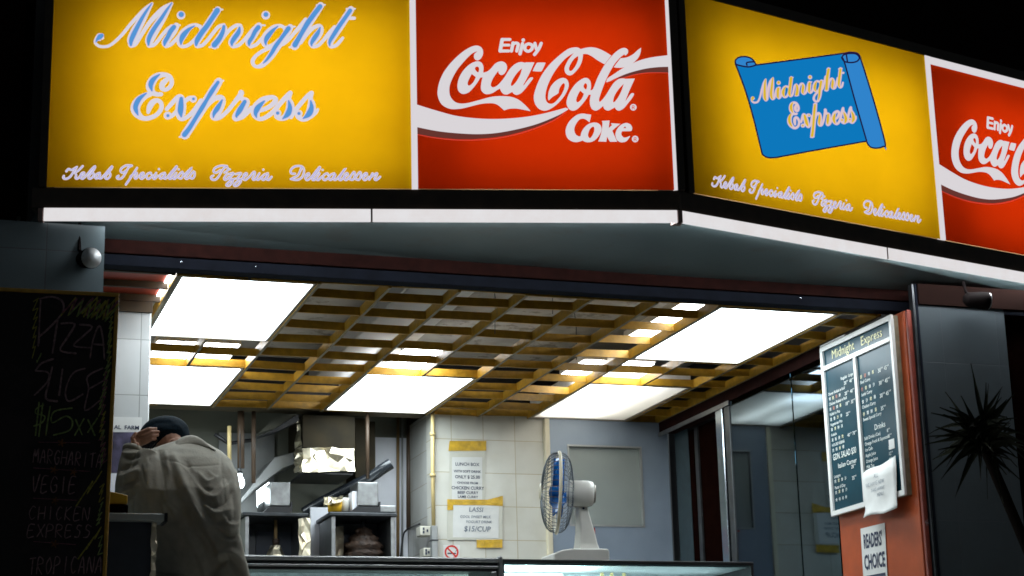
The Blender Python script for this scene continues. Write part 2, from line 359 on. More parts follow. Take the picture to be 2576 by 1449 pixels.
# ------------------------------------------------------------------ canopy and light boxes
PC = atz(1710, 560, SOF); PL = atz(95, 555, SOF); PR = atz(2490, 697, SOF)
DL = (PC-PL).normalized(); DR = (PR-PC).normalized()
NL = Vector((DL.y, -DL.x, 0)); NR = Vector((DR.y, -DR.x, 0))
PRE = PC+DR*2.95                               # far end of the right-hand face
def mpL(px, py, lf=0.): return atp(px/D, py/D, PC+NL*lf, NL)          # photo pixels onto the left face
def mpR(px, py, lf=0.): return atp(px/D, py/D, PC+NR*lf, NR)
def uL(p): return (p-PC).dot(DL)
def uR(p): return (p-PC).dot(DR)
def onL(u, z, lf=0.): p = PC+DL*u+NL*lf; return Vector((p.x, p.y, z))
def onR(u, z, lf=0.): p = PC+DR*u+NR*lf; return Vector((p.x, p.y, z))
def slab(mb, fn, u0, u1, z0, z1, f0, f1):      # block in front of / behind a face
    return mb.hexa([fn(u0, z0, f0), fn(u1, z0, f0), fn(u1, z1, f0), fn(u0, z1, f0)], fn(u0, z0, f1)-fn(u0, z0, f0))
UL0 = uL(PL)
can = thing('canopy', 'dark canopy with grey painted underside jutting over the shop front', 'canopy', (PC.x, PC.y+.6, SOF))
b = MB(); zS, zB = SOF+.04, SOF+.004
b.add([onL(UL0-.02, zS, -.03), (PC.x, PC.y+.02, zS), onR(2.95, zS, -.03), (PRE.x, Y0+.1, zB), (PL.x-.05, Y0+.1, zB), (PC.x, Y0+.1, zB)], [(0, 1, 5, 4), (1, 2, 3, 5)])
b.build('soffit', 'soffit', can)
b = MB()
slab(b, onL, UL0-.03, -.02, 2.466, 2.556, -.005, -.12); slab(b, onR, .02, 2.95, 2.466, 2.556, -.005, -.12)
b.prism([onL(-.02, 2.466, -.005), (PC.x, PC.y-.004, 2.466), onR(.02, 2.466, -.005), (PC.x, PC.y+.12, 2.466)], (0, 0, .09))
b.build('fascia', 'fascia', can)
b = MB(); slab(b, onL, UL0-.03, -.1, 2.556, 3.64, -.30, -.34); slab(b, onR, .1, 2.95, 2.556, 3.64, -.30, -.34); b.build('backing', 'casing', can)
b = MB(); b.box(PL.x-.02, PRE.x, Y0+.12, Y0+.22, SOF+.03, 3.6); b.build('upper_wall', 'black', can)
tag(MB().box(-30, 40, Y0+.4, Y0+9, 3.7, 24).build('sky_blocking_front', 'facade'), 'dark building front added behind and above the sign boxes to block the sky', 'building')  # added to block the sky, so stronger ambient light stays out of view
tag(MB().box(-30, PL.x-.06, Y0+.25, Y0+.9, GROUND, 3.69).build('neighbour_wall', 'facade'), 'dark wall left of the yellow sign', 'wall')
tag(MB().box(PRE.x+.601, 40, Y0+.0, Y0+.9, GROUND, 3.69).build('neighbour_wall', 'facade'), 'dark wall beyond the right end of the sign boxes', 'wall')
# strip lights under the sign boxes
def strip(fn, ends, label):
    p = fn((ends[0]+ends[-1])/2, 2.43)
    t = thing('strip_light', label, 'strip light', (p.x, p.y, 2.40), 'white strip lights along the canopy edge')
    for i, (a, c) in enumerate(zip(ends, ends[1:])):
        q = MB(); slab(q, fn, a+.004, c-.004, SOF-.001, 2.4625, .004, -.006); q.build('diffuser', 'strip', t, .002)
        q = MB(); q.tube([fn(a+(.3 if a < UL0+.1 else .04), SOF+.028, -.032), fn((a+c)/2, SOF+.028, -.032), fn(c-.04, SOF+.028, -.032)], .008, 8); q2 = MB(); slab(q2, fn, a+.004, c-.004, SOF+.048, 2.4625, -.0065, -.06); bt = q2.build('batten', 'boxwhite', t); q.build('fluorescent_tube', 'striptube', bt)
    q = MB()
    for a in ends[1:-1]: slab(q, fn, a-.004, a+.004, SOF+.001, 2.461, .003, -.012)
    q.build('seam', 'seam', t)
    for a, s_ in ((ends[0], -1), (ends[-1], 1)): q = MB(); slab(q, fn, a+s_*.02, a, SOF, 2.462, .002, -.055); q.build('end_cap', 'seam', t)
strip(onL, [UL0+.02, uL(atp(935, 540, PC, NL)), -.006], 'white strip light under the yellow and red panels left of the canopy corner')
strip(onR, [.012, uR(atp(2232, 640, PC, NR)), 2.93], 'white strip light running right from the canopy corner')

def lightbox(name, label, fn, u0, u1, panels, dividers, topz):
    """panels: (u0, u1, material); real tubes shine through the acrylic"""
    p = fn((u0+u1)/2, 2.556); t = thing(name, label, 'sign', (p.x, p.y+.1, 2.556), 'light box signs on the canopy')
    c = MB(); s = .035
    slab(c, fn, u0-s, u1+s, topz, topz+.055, .006, -.24); slab(c, fn, u0-s, u0, 2.5565, topz, .006, -.24); slab(c, fn, u1, u1+s, 2.5565, topz, .006, -.24)
    c.build('casing', 'casing', t, .004)
    c = MB(); slab(c, fn, u0, u1, 2.557, topz, -.22, -.235); c.build('back_sheet', 'boxglowtint', t)
    for a, e, m in panels:
        q = MB(); q.quad(fn(a, 2.558, 0), fn(e, 2.558, 0), fn(e, topz, 0), fn(a, topz, 0)); q.build('sign_panel', m, t)
        for z in (2.71, 2.92, 3.13, 3.31):
            q = MB(); q.tube([fn(a+.2, z, -.16), fn((a+e)/2, z, -.16), fn(e-.04, z, -.16)], .016, 10); q.build('fluorescent_tube', 'tube', t)
    for a, e in dividers:
        q = MB(); slab(q, fn, a, e, 2.557, topz, .004, -.02); q.build('divider', 'cokewhite', t)
    return t
ZT = 3.533
uA = uL(mpL(126*D, 250*D)); uB0, uB1 = uL(mpL(1033*D, 236*D)), uL(mpL(1048.5*D, 236*D)); uC0, uC1 = uL(mpL(1684*D, 236*D)), uL(mpL(1692.5*D, 236*D))
boxL = lightbox('illuminated_sign', 'large yellow and red lit sign box left of the canopy corner, name in blue script', onL, uA, uC1, [(uA, uB0, 'yellow'), (uB1, uC0, 'red')], [(uB0, uB1), (uC0, uC1)], ZT)
vA = uR(mpR(1734*D, 240*D)); vB0, vB1 = uR(mpR(2345*D, 365*D)), uR(mpR(2357*D, 365*D)); vC0 = vB1+(uC0-uB1); vC1 = vC0+.03
boxR = lightbox('illuminated_sign', 'yellow and red lit sign box right of the canopy corner, with a blue scroll', onR, vA, vC1, [(vA, vB0, 'yellow'), (vB1, vC0, 'red')], [(vB0, vB1), (vC0, vC1)], ZT)
q = MB(); slab(q, onR, vB1, vC0, ZT-.04, ZT-.001, .004, -.02); q.build('divider', 'cokewhite', boxR)

# ---- script lettering, traced as brush strokes (x, y, width)
kA = 4.6
def sA(x, y, w): return (320+x/kA, y/kA, w/kA)
def sB(x, y, w): return (820+x/kA, y/kA, w/kA)
def sC(x, y, w): return (460+x/3.3895, 250+y/3.3895, w/3.3895)
MIDN_A = [
 [(290,650,70),(250,640,140),(180,690,60),(172,740,50),(230,792,52),(310,806,52),(410,788,52),(520,710,55),(640,590,58),(770,430,60),(900,285,64),(1030,155,66),(1150,62,50)],
 [(1150,62,50),(1080,160,95),(1000,300,130),(920,440,155),(850,570,165),(800,690,160),(790,770,105)],
 [(790,795,62),(860,760,75),(930,660,70),(1000,550,66),(1100,400,75),(1220,265,88),(1350,145,86),(1490,62,55)],
 [(1490,62,50),(1420,170,95),(1330,310,135),(1240,450,155),(1160,585,160),(1105,700,150),(1100,775,95)],
 [(1100,790,70),(1180,775,64),(1250,705,62),(1330,600,62),(1420,500,62),(1490,450,50)],
 [(1570,445,110),(1510,540,140),(1440,640,130),(1375,735,120),(1385,790,70)], [(1475,436,30),(1632,434,30)],
 [(1390,800,62),(1470,770,62),(1545,700,62),(1640,590,62)],
 [(1650,262,150)],
 [(1985,455,56),(1900,430,60),(1800,470,95),(1695,580,150),(1635,690,130),(1640,770,90),(1695,802,60),(1780,775,62),(1870,700,62),(1940,610,50)],
 [(1900,428,50),(1965,455,50),(1985,500,40)],
 [(2285,170,120),(2200,295,128),(2100,445,130),(2000,595,128),(1925,715,118),(1925,785,85)], [(2215,165,30),(2365,165,30)],
 [(1935,803,60),(2020,778,62),(2100,700,62),(2200,575,62),(2300,460,62),(2390,430,60)],
]
MIDN_B = [
 [(70,440,70),(95,480,100),(80,560,135),(20,660,135),(-70,780,140)], [(-160,812,34),(-10,812,34)],
 [(0,760,60),(100,620,62),(200,505,62),(300,440,62),(360,440,70)],
 [(370,450,80),(365,530,125),(300,630,140),(230,730,130),(235,785,84)],
 [(250,805,62),(340,780,62),(430,700,62),(520,590,62),(610,480,58)],
 [(695,445,115),(640,540,135),(580,640,128),(520,735,118),(535,790,66)], [(632,436,30),(796,436,30)],
 [(550,806,62),(640,772,62),(720,695,62),(800,600,62)],
 [(812,262,152)],
 [(1120,470,60),(1060,445,62),(960,475,95),(855,580,140),(790,690,130),(800,770,90),(860,800,60),(950,760,62),(1040,680,56)],
 [(1060,442,50),(1120,475,46),(1130,520,36)],
 [(1235,470,110),(1180,560,128),(1090,690,130),(1000,820,128),(910,950,125),(820,1060,105),(740,1130,85),(660,1150,60),(600,1115,62),(588,1045,72),(640,965,62),(740,892,62),(860,835,62),(970,795,62),(1100,765,62),(1200,690,62),(1300,575,62),(1420,440,75),(1500,330,60)],
 [(1160,462,30),(1315,460,30)],
 [(1760,95,120),(1680,215,128),(1580,365,132),(1480,525,130),(1400,660,130),(1310,795,140)], [(1690,88,30),(1832,84,30)], [(1222,815,34),(1372,812,34)],
 [(1410,730,80),(1500,610,75),(1600,505,72),(1700,448,66),(1755,465,85),(1750,540,120),(1690,630,140),(1610,735,128),(1615,792,80)],
 [(1640,806,62),(1720,780,62),(1810,690,62),(1900,580,72),(2000,460,56)],
 [(2280,165,120),(2210,275,130),(2120,415,132),(2020,565,130),(1935,695,122),(1925,775,92),(1955,806,62),(2030,778,62),(2090,715,62),(2140,655,52)],
 [(2205,152,30),(2352,152,30)], [(2230,312,60),(2340,314,58)],
]
BLUE_A = [
 [(285,612,60),(250,635,80),(205,680,40),(182,725,10)], [(1145,60,12),(1060,180,38),(980,310,54),(900,460,68),(830,600,78),(790,700,68),(785,775,36)],
 [(1492,50,12),(1400,180,42),(1310,320,58),(1210,460,68),(1130,590,72),(1092,690,62),(1090,775,26)],
 [(1530,465,70),(1470,540,76),(1420,640,68),(1375,720,62),(1365,780,24)], [(1655,250,88)],
 [(1880,448,12),(1780,512,54),(1690,610,84),(1655,690,64),(1650,765,18)],
 [(2275,180,90),(2200,295,78),(2100,445,78),(2010,560,82),(1930,690,78),(1912,775,36)],
 [(2390,455,44),(2370,550,64),(2310,670,82),(2225,775,90)],
]
BLUE_B = [
 [(360,475,26),(340,560,70),(270,660,74),(230,730,58),(230,785,18)], [(685,470,74),(630,540,68),(580,640,62),(530,720,60),(525,780,24)], [(815,250,78)],
 [(1020,455,12),(920,540,58),(840,640,78),(810,710,52),(815,775,14)],
 [(1205,490,76),(1140,580,66),(1060,690,60),(980,800,66),(910,920,56),(830,1030,36),(770,1090,10)],
 [(1750,110,76),(1650,240,78),(1540,390,82),(1450,540,72),(1380,660,76),(1315,775,86)],
 [(1750,475,16),(1710,570,64),(1650,660,72),(1605,740,48),(1605,790,14)],
 [(2268,182,66),(2180,310,62),(2080,450,68),(1990,590,66),(1920,710,52),(1915,785,16)],
]
EXP_W = [
 [(560,165,60),(510,215,75),(500,270,66),(545,292,52),(600,258,54),(624,200,56),(600,130,58),(530,102,62),(440,120,85),(375,185,112),(350,262,110),(385,330,72),(440,352,56),(488,350,54)],
 [(385,335,56),(280,375,85),(195,445,115),(160,530,122),(190,605,98),(260,655,62),(340,652,60),(430,612,56),(490,535,56),(488,465,56),(440,428,56),(380,455,74),(342,515,72),(325,580,46)],
 [(560,540,50),(640,450,58),(700,388,58),(740,395,84),(742,480,132),(736,570,132),(742,640,104),(775,662,54),(845,622,52),(925,535,58),(1000,440,72)],
 [(572,622,104)], [(590,640,56),(650,605,52),(720,520,52),(790,440,52),(850,402,60),(898,412,92)],
 [(1222,190,100),(1150,305,112),(1070,435,118),(990,562,116),(910,690,112),(830,812,112),(790,870,112)], [(1178,178,24),(1280,178,24)], [(722,893,24),(836,893,24)],
 [(1010,565,66),(1090,472,64),(1180,402,62),(1250,398,78),(1268,450,84),(1215,545,115),(1160,625,104),(1182,660,56),(1245,640,54),(1335,560,54),(1425,450,58),(1500,355,70),(1505,330,72)],
 [(1500,350,66),(1515,405,58),(1572,440,84),(1545,500,110),(1485,580,114),(1440,645,102),(1462,662,56),(1535,630,56),(1640,525,60)],
 [(1620,550,56),(1740,558,50),(1860,512,58),(1940,440,66),(1932,400,60),(1880,390,58),(1780,432,94),(1700,522,118),(1690,602,112),(1732,662,56),(1805,650,56),(1905,580,62),(2005,465,62),(2090,372,62),(2130,335,62)],
 [(2128,338,60),(2112,410,60),(2128,475,98),(2125,555,112),(2075,632,92),(2010,658,62),(1962,632,72),(1972,590,92)],
 [(2140,640,54),(2192,560,56),(2272,460,56),(2350,372,56),(2400,336,62)],
 [(2398,338,60),(2388,410,60),(2400,475,98),(2392,555,112),(2345,640,92),(2285,668,62),(2232,632,72),(2242,595,92)], [(2390,635,56),(2450,585,52),(2478,545,38)],
]
EXP_B = [
 [(470,98,10),(390,162,54),(357,230,58),(372,305,14)], [(300,338,10),(210,410,54),(165,500,58),(172,560,46),(195,615,10)],
 [(745,405,40),(740,490,64),(735,570,64),(745,635,16)], [(575,622,34)], [(900,410,30)],
 [(1212,198,36),(1130,320,52),(1070,420,42),(1010,520,52),(930,650,46),(850,780,52),(785,865,60)],
 [(1265,425,16),(1210,520,58),(1165,590,42),(1153,645,10)], [(1552,445,44),(1490,550,62),(1450,620,36),(1450,645,10)],
 [(1800,438,16),(1720,520,64),(1690,590,48),(1702,645,10)], [(2110,435,14),(2125,520,54),(2100,600,64),(2035,662,10)], [(1970,590,38)],
 [(2390,435,14),(2400,520,54),(2368,600,68),(2295,658,10)], [(2240,595,34)],
]
MID_W = [[sA(*p) for p in s] for s in MIDN_A]+[[sB(*p) for p in s] for s in MIDN_B]
MID_B = [[sA(*p) for p in s] for s in BLUE_A]+[[sB(*p) for p in s] for s in BLUE_B]
EX_W = [[sC(*p) for p in s] for s in EXP_W]; EX_B = [[sC(*p) for p in s] for s in EXP_B]
def name_lettering(mp, parent, mats, wk=1., gw=0., gb=0.):
    for wset, bset in ((MID_W, MID_B), (EX_W, EX_B)):
        q = MB(); LIFT[0] = 0
        for s in wset: stroke(q, s, mp, grow=gw, lift=.002, wscale=wk)
        q.cur = 1
        for s in bset: stroke(q, s, mp, grow=gb+1.9, lift=.006, wscale=wk)
        q.cur = 2
        for s in bset: stroke(q, s, mp, grow=gb, lift=.009, wscale=wk)
        q.build('name_lettering', mats, parent)
name_lettering(mpL, boxL, ['signwhite', 'signlilac', 'signblue'])
# ---- small script along the bottom
def sD(x, y): return (200+x/3.903, 590+y/3.903)
def sE(x, y): return (740+x/3.578, 590+y/3.578)
TAG_D = [
 [(155,272),(145,300),(185,315),(245,285),(300,205),(345,140)], [(190,205),(225,170),(265,185),(330,150)], [(430,128),(370,190),(320,225),(335,260),(325,300),(355,310),(405,262)],
 [(395,285),(450,245),(445,222),(410,240),(395,290),(430,312),(485,265)], [(480,270),(560,175),(612,130),(590,185),(515,285),(535,312),(580,285),(592,240),(560,225)],
 [(680,228),(630,250),(615,298),(645,305),(690,240),(668,298),(700,305),(742,262)], [(738,272),(810,185),(862,130),(840,180),(760,285),(785,314),(828,282),(832,238),(808,228)],
 [(955,270),(930,290),(945,312),(1000,305),(1050,240),(1100,150),(1150,122)], [(1150,122),(1070,118),(1000,160),(985,205),(1020,225),(1070,190)],
 [(1225,155),(1150,270),(1062,398)], [(1130,280),(1190,232),(1225,232),(1190,285),(1208,310),(1252,268)],
 [(1265,285),(1320,245),(1312,225),(1278,248),(1275,300),(1300,312),(1348,272)], [(1432,245),(1420,225),(1372,250),(1368,300),(1400,312),(1455,268)],
 [(1505,228),(1462,295),(1485,312),(1530,268)], [(1545,172),(1546,173)],
 [(1630,228),(1572,250),(1558,298),(1590,305),(1645,235),(1618,298),(1648,308),(1695,260)], [(1685,270),(1760,180),(1808,128),(1790,170),(1695,290),(1718,312),(1762,270)],
 [(1800,228),(1752,295),(1778,312),(1822,268)], [(1835,176),(1836,177)], [(1828,272),(1885,210),(1898,262),(1872,308),(1832,298)],
 [(1900,275),(2030,150),(1935,290),(1960,312),(2005,272)], [(2000,272),(2055,205),(2068,262),(2040,308),(1998,298)],
]
TAG_E = [
 [(215,245),(185,262),(195,295),(245,298),(290,250),(345,160),(398,118)], [(398,118),(320,112),(240,142),(218,190),(255,205),(310,170)], [(395,122),(412,165),(365,205)],
 [(405,218),(360,280),(382,302),(425,262)], [(435,162),(436,163)], [(425,225),(490,212),(425,290),(470,292),(472,330),(425,382),(388,372),(430,325),(505,285)],
 [(515,225),(590,212),(530,290),(580,292),(580,330),(530,382),(490,372),(535,325),(612,278)], [(612,272),(665,232),(652,212),(622,240),(620,290),(650,300),(700,258)],
 [(700,262),(758,195),(772,222),(742,285),(768,300),(806,258)], [(832,215),(796,282),(820,300),(865,258)], [(885,165),(886,166)],
 [(945,215),(885,240),(868,288),(900,298),(955,225),(930,288),(960,300),(995,262)],
 [(1262,292),(1300,268),(1352,240),(1400,135)], [(1310,220),(1262,215),(1255,170),(1310,122),(1400,122),(1432,180),(1405,265),(1340,302),(1255,290)],
 [(1448,272),(1500,235),(1490,215),(1458,242),(1455,292),(1485,302),(1532,262)], [(1530,268),(1600,178),(1645,128),(1630,175),(1545,285),(1570,302),(1612,262)],
 [(1640,215),(1600,285),(1625,302),(1672,258)], [(1680,168),(1681,169)], [(1755,238),(1742,215),(1695,240),(1690,290),(1718,302),(1765,268)],
 [(1835,215),(1782,240),(1768,288),(1800,298),(1855,222),(1830,288),(1858,300),(1900,258)], [(1900,262),(1992,142),(1905,282),(1930,302),(1972,262)],
 [(1968,272),(2020,232),(2005,212),(1975,240),(1975,290),(2002,302),(2045,262)], [(2040,275),(2102,195),(2112,250),(2085,300),(2042,290)],
 [(2120,275),(2182,195),(2195,250),(2168,300),(2122,290)], [(2218,272),(2275,232),(2262,212),(2228,240),(2228,290),(2258,302),(2300,262)],
 [(2350,215),(2308,298)], [(2325,268),(2400,215),(2412,232),(2378,288),(2405,302),(2452,262)],
]
TAG = [[(*sD(*p), 1) for p in s] for s in TAG_D]+[[(*sE(*p), 1) for p in s] for s in TAG_E]
def tagline(mp, parent, w0, w1):
    n_ = len(TAG_D)
    for a, e in ((0, 8), (8, n_), (n_, n_+13), (n_+13, len(TAG))):
        q = MB(); LIFT[0] = 0
        for s in TAG[a:e]: stroke(q, s, mp, lift=.002, fixed=w0, n=4)
        q.cur = 1
        for s in TAG[a:e]: stroke(q, s, mp, lift=.006, fixed=w1, n=4, cap=3)
        q.build('tagline_lettering', ['signwhite', 'signlilac'], parent)
tagline(mpL, boxL, 9., 3.2)
tu0, tu1 = uL(mpL(155*D, 440*D)), uL(mpL(958*D, 440*D)); ru0, ru1 = uR(mpR(1787*D, 452*D)), uR(mpR(2316*D, 552*D))
tz = mpL(155*D, 440*D).z; rz0 = mpR(1787*D, 458*D).z; rz1 = mpR(2316*D, 553*D).z
def mpT(px, py, lf=0.):
    p = mpL(px, py); t = (uL(p)-tu0)/(tu1-tu0); return onR(ru0+t*(ru1-ru0), p.z-tz+rz0+(rz1-rz0)*t, lf)
tagline(mpT, boxR, 9., 3.2)
# ---- soft drink panel: white lettering and wave
def fF(x, y, *c): return (1600+x/4.528, 120+y/4.528, *c)
def fG(x, y, *c): return (1980+x/4.528, 120+y/4.528, *c)
def fH(x, y, *c): return (2060+x/6.779, 400+y/6.779, *c)
def f2(x, y, *c): return (1500+x/1.8117, y/1.8117, *c)
BIGC = [(865,325,1),(812,372),(803,430),(830,472),(870,482),(920,450),(955,380),(955,310),(920,255),(850,230),(770,245),(680,290),(580,360),(470,460),(370,570),(280,700),(215,850),(185,1000),(195,1110),(240,1210),(310,1270),(400,1305),(500,1310),(620,1295),(760,1260),(900,1225),(1020,1210),(1130,1212),(1200,1235),(1260,1280),(1315,1332,1),(1400,1305),(1520,1300),(1640,1320),(1765,1345,1),(1720,1290),(1650,1220),(1560,1150),(1450,1105),(1330,1090),(1200,1090),(1080,1105),(950,1140),(820,1175),(700,1205),(600,1215),(510,1200),(440,1150),(395,1070),(385,970),(400,880),(450,760),(520,640),(600,540),(690,440),(780,360)]
OCA = [(840,500),(760,530),(670,600),(590,700),(540,810),(522,920),(540,1000),(590,1045),(650,1050),(720,1020),(790,950),(860,860),(910,775,1),(950,770,1),(930,850),(920,950),(940,1010),(990,1050),(1050,1055),(1120,1035),(1190,990),(1245,960,1),(1265,1010),(1310,1055),(1370,1060),(1420,1035),(1455,1018,1),(1480,1050),(1530,1068),(1600,1040),(1670,970),(1740,880),(1800,800),(1805,775),(1770,770),(1740,790),(1690,850),(1650,905,1),(1640,900,1),(1700,790),(1760,670),(1830,515,1),(1690,515,1),(1660,520),(1610,510),(1550,520),(1480,560),(1410,630),(1340,740),(1290,810),(1230,880),(1180,920),(1130,940),(1095,920),(1090,880),(1120,800),(1170,720),(1215,660,1),(1225,700),(1260,730),(1310,715),(1350,660),(1365,590),(1340,530),(1280,500),(1210,510),(1150,550),(1090,620),(1030,670),(960,690,1),(965,600),(940,530),(890,500)]
OCA_H = [[(820,620),(840,590),(880,595),(890,640),(875,685),(840,660)], [(765,712,1),(835,765,1),(800,840),(750,895),(715,910),(695,880),(710,820)], [(1620,615,1),(1590,720),(1530,830),(1470,900),(1440,915),(1432,880),(1470,790),(1540,690)]]
DASH = [(1860,540),(1890,520),(2000,520),(2015,535),(1960,650),(1930,670),(1820,665),(1805,650)]
C2 = [(800,260),(700,280),(590,350),(470,450),(350,570),(240,720),(160,880),(110,1030),(98,1120),(120,1220),(180,1300),(260,1335),(340,1325),(430,1275),(530,1190),(620,1080),(680,960),(692,880),(665,810),(610,780),(540,790),(460,840),(390,920),(350,1020),(340,1120),(350,1165,1),(420,1100),(480,1065),(520,1035,1),(530,970),(560,910),(600,870),(625,890),(615,960),(570,1060),(500,1150),(430,1210),(360,1215),(310,1170),(295,1080),(320,950),(380,800),(460,660),(560,530),(660,430),(780,355,1),(740,400),(680,480),(630,580),(620,640),(640,700),(690,735),(750,725),(820,660),(880,580),(920,480),(935,375,1),(1000,375),(1080,410),(1180,480),(1300,548,1),(1415,400,1),(1300,330),(1190,280),(1080,258),(980,268),(895,290,1),(850,265)]
C2_H = [[(850,405,1),(780,460),(720,550),(695,620),(710,660),(750,650),(810,570),(850,470)]]
SWASH = [(1572,445,1),(1680,430),(1780,380),(1860,310),(1920,265,1),(1910,350),(1870,440),(1780,530),(1670,590),(1560,608),(1455,600,1),(1505,530)]
OLA = [(960,780),(880,820),(790,900),(710,1020),(665,1130),(655,1220),(690,1300),(750,1335),(820,1320),(900,1250),(980,1150),(1030,1065,1),(1068,1065,1),(1050,1150),(1055,1240),(1090,1310),(1150,1335),(1210,1310),(1275,1255,1),(1300,1310),(1360,1335),(1420,1310),(1475,1280,1),(1500,1320),(1550,1335),(1620,1300),(1690,1220),(1760,1130),(1800,1060),(1790,1040),(1750,1045),(1700,1110),(1650,1180,1),(1720,1000),(1815,790,1),(1660,795,1),(1610,788),(1540,800),(1460,860),(1390,960),(1330,1060),(1270,1140),(1220,1190,1),(1205,1150),(1230,1060),(1280,920),(1330,800),(1400,660),(1480,530),(1570,430),(1640,375,1),(1645,396),(1670,388),(1700,345),(1690,295),(1640,270),(1570,285),(1490,340),(1418,412),(1310,545),(1240,660),(1170,800),(1105,965),(1060,990,1),(1070,920),(1060,840),(1020,790)]
OLA_H = [[(945,910),(970,870),(1000,890),(1000,940),(985,975),(950,945)], [(885,995,1),(950,1050,1),(920,1120),(870,1180),(830,1190),(820,1140),(850,1060)], [(1625,880,1),(1590,990),(1530,1110),(1470,1185),(1445,1180),(1470,1080),(1540,970)]]
WAVE_R = [(1328,856,1),(1350,790),(1450,720),(1600,620),(1750,545),(1900,480),(2100,430),(2385,393,1),(2400,590,1),(2200,597),(2000,622),(1800,670),(1640,722),(1480,790),(1400,830)]
SHADE_R = [(1500,795,1),(1640,722),(1800,670),(2000,622),(2200,597),(2400,590,1),(2400,690,1),(2200,685),(2000,690),(1800,720),(1650,765)]
PINK_R = [(1335,868,5),(1480,812,12),(1640,772,12),(1800,728,12),(2000,696,12),(2200,690,10),(2380,695,8)]
WAVE_L = [(108,708,1),(250,752),(400,790),(600,808),(800,800),(960,775),(1125,732,1),(1142,740),(1130,752),(1050,795),(900,852),(700,897),(550,911),(400,906),(250,890),(108,862,1)]
SHADE_L = [(108,862,1),(250,890),(400,906),(550,911),(700,897),(900,852),(1050,795),(1120,757,1),(1040,815),(900,872),(750,915),(600,938),(420,945),(250,932),(108,908,1)]
PINK_L = [(110,912,4),(250,938,6),(420,952,6),(600,946,6),(760,920,6),(910,876,6),(1050,815,6),(1128,762,4)]
KC = [(1065,205,1),(960,190),(850,175),(720,200),(590,290),(490,400),(425,540),(415,660),(450,780),(530,860),(640,900),(740,895),(860,855,1),(800,750,1),(740,750),(670,700),(635,600),(650,500),(710,390),(780,320),(860,305),(940,335),(1022,400,1)]
KO = [(1110,405),(1000,440),(900,520),(830,620),(795,740),(820,830),(900,890),(1010,905),(1130,870),(1230,780),(1310,650),(1328,550),(1290,460),(1210,410)]
KO_H = [[(1100,510),(1040,560),(1000,640),(985,740),(1030,800),(1090,740),(1140,620),(1140,530)]]
KK = [(1335,362,1),(1532,352,1),(1510,542,1),(1590,470),(1568,442,1),(1570,420,1),(1808,436,1),(1690,530),(1600,610,1),(1725,892,1),(1540,892,1),(1465,760,1),(1450,892,1),(1240,884,1),(1270,820),(1310,700),(1340,550),(1350,420)]
KE = [(1940,415),(1840,450),(1750,530),(1690,640),(1682,740),(1722,850),(1800,900),(1880,905),(1970,870),(2055,755,1),(2040,745,1),(1960,780),(1890,780),(1840,730),(1830,670),(1850,625,1),(2060,620),(2100,590),(2105,530),(2070,460),(2010,425)]
KE_H = [[(1925,500,1),(1882,546,1),(1955,546,1)]]
ENJ = [[(1282,130,62),(1248,320,62)],[(1282,127,52),(1415,127,50)],[(1270,222,46),(1400,222,46)],[(1250,322,52),(1392,322,50)],[(1466,185,56),(1440,322,56)],[(1455,225,50),(1505,188,52),(1555,205,54),(1545,260,56),(1530,322,56)],
 [(1628,195,56),(1585,370,58)],[(1640,137,62)],[(1730,200,50),(1790,225,54),(1785,290,56),(1722,328,50),(1668,292,56),(1680,228,54),(1730,200,50)],[(1838,192,54),(1862,290,54)],[(1945,192,54),(1900,290,56),(1832,382,56)]]
def soft_drink(mp, parent):
    C = lambda pts, f: corner_curve([f(*p) for p in pts]); LIFT[0] = 0
    q = MB()
    filled([C(BIGC, fF)], mp, .004, q); filled([C(OCA, fF)]+[C(h, fF) for h in OCA_H], mp, .005, q); filled([C(DASH, fF)], mp, .005, q)
    filled([C(C2, fG)]+[C(h, fG) for h in C2_H], mp, .004, q); filled([C(SWASH, fG)], mp, .005, q); filled([C(OLA, fG)]+[C(h, fG) for h in OLA_H], mp, .006, q)
    for s in ENJ: stroke(q, [fF(p[0], p[1], p[2]/4.528) for p in s], mp, lift=.004)
    filled([C(KC, fH)], mp, .004, q); filled([C(KO, fH)]+[C(h, fH) for h in KO_H], mp, .0055, q); filled([C(KK, fH)], mp, .007, q); filled([C(KE, fH)]+[C(h, fH) for h in KE_H], mp, .0085, q)
    stroke(q, [(*fG(1788, 1278), 25)], mp, lift=.004, cap=10); stroke(q, [(*fH(2182, 822), 25)], mp, lift=.004, cap=10)
    q.cur = 1
    for c in (fG(1788, 1278), fH(2182, 822)):
        stroke(q, [(c[0]-4, c[1]+7, 2.6), (c[0]-4, c[1]-6, 2.6), (c[0]+3, c[1]-5, 2.6), (c[0]+3, c[1], 2.6), (c[0]-3, c[1]+1, 2.6)], mp, lift=.006, n=2); stroke(q, [(c[0], c[1]+1, 2.6), (c[0]+5, c[1]+7, 2.6)], mp, lift=.0062)
    q.build('drink_lettering', ['cokewhite', 'cokepink'], parent)
    q = MB(); filled([C(WAVE_L, f2)], mp, .003, q); filled([C(WAVE_R, fG)], mp, .003, q)
    q.cur = 1; filled([C(SHADE_L, f2)], mp, .002, q); filled([C(SHADE_R, fG)], mp, .002, q)
    q.cur = 2
    stroke(q, [f2(p[0], p[1], p[2]/1.8117) for p in PINK_L], mp, lift=.0025); stroke(q, [fG(p[0], p[1], p[2]/4.528) for p in PINK_R], mp, lift=.0025)
    q.build('wave_band', ['cokewhite', 'cokeshade', 'cokepink'], parent)
soft_drink(mpL, boxL)
def mpK(px, py, lf=0.): p = mpL(px, py); return onR(vB1+(uL(p)-uB1), p.z, lf)
soft_drink(mpK, boxR)
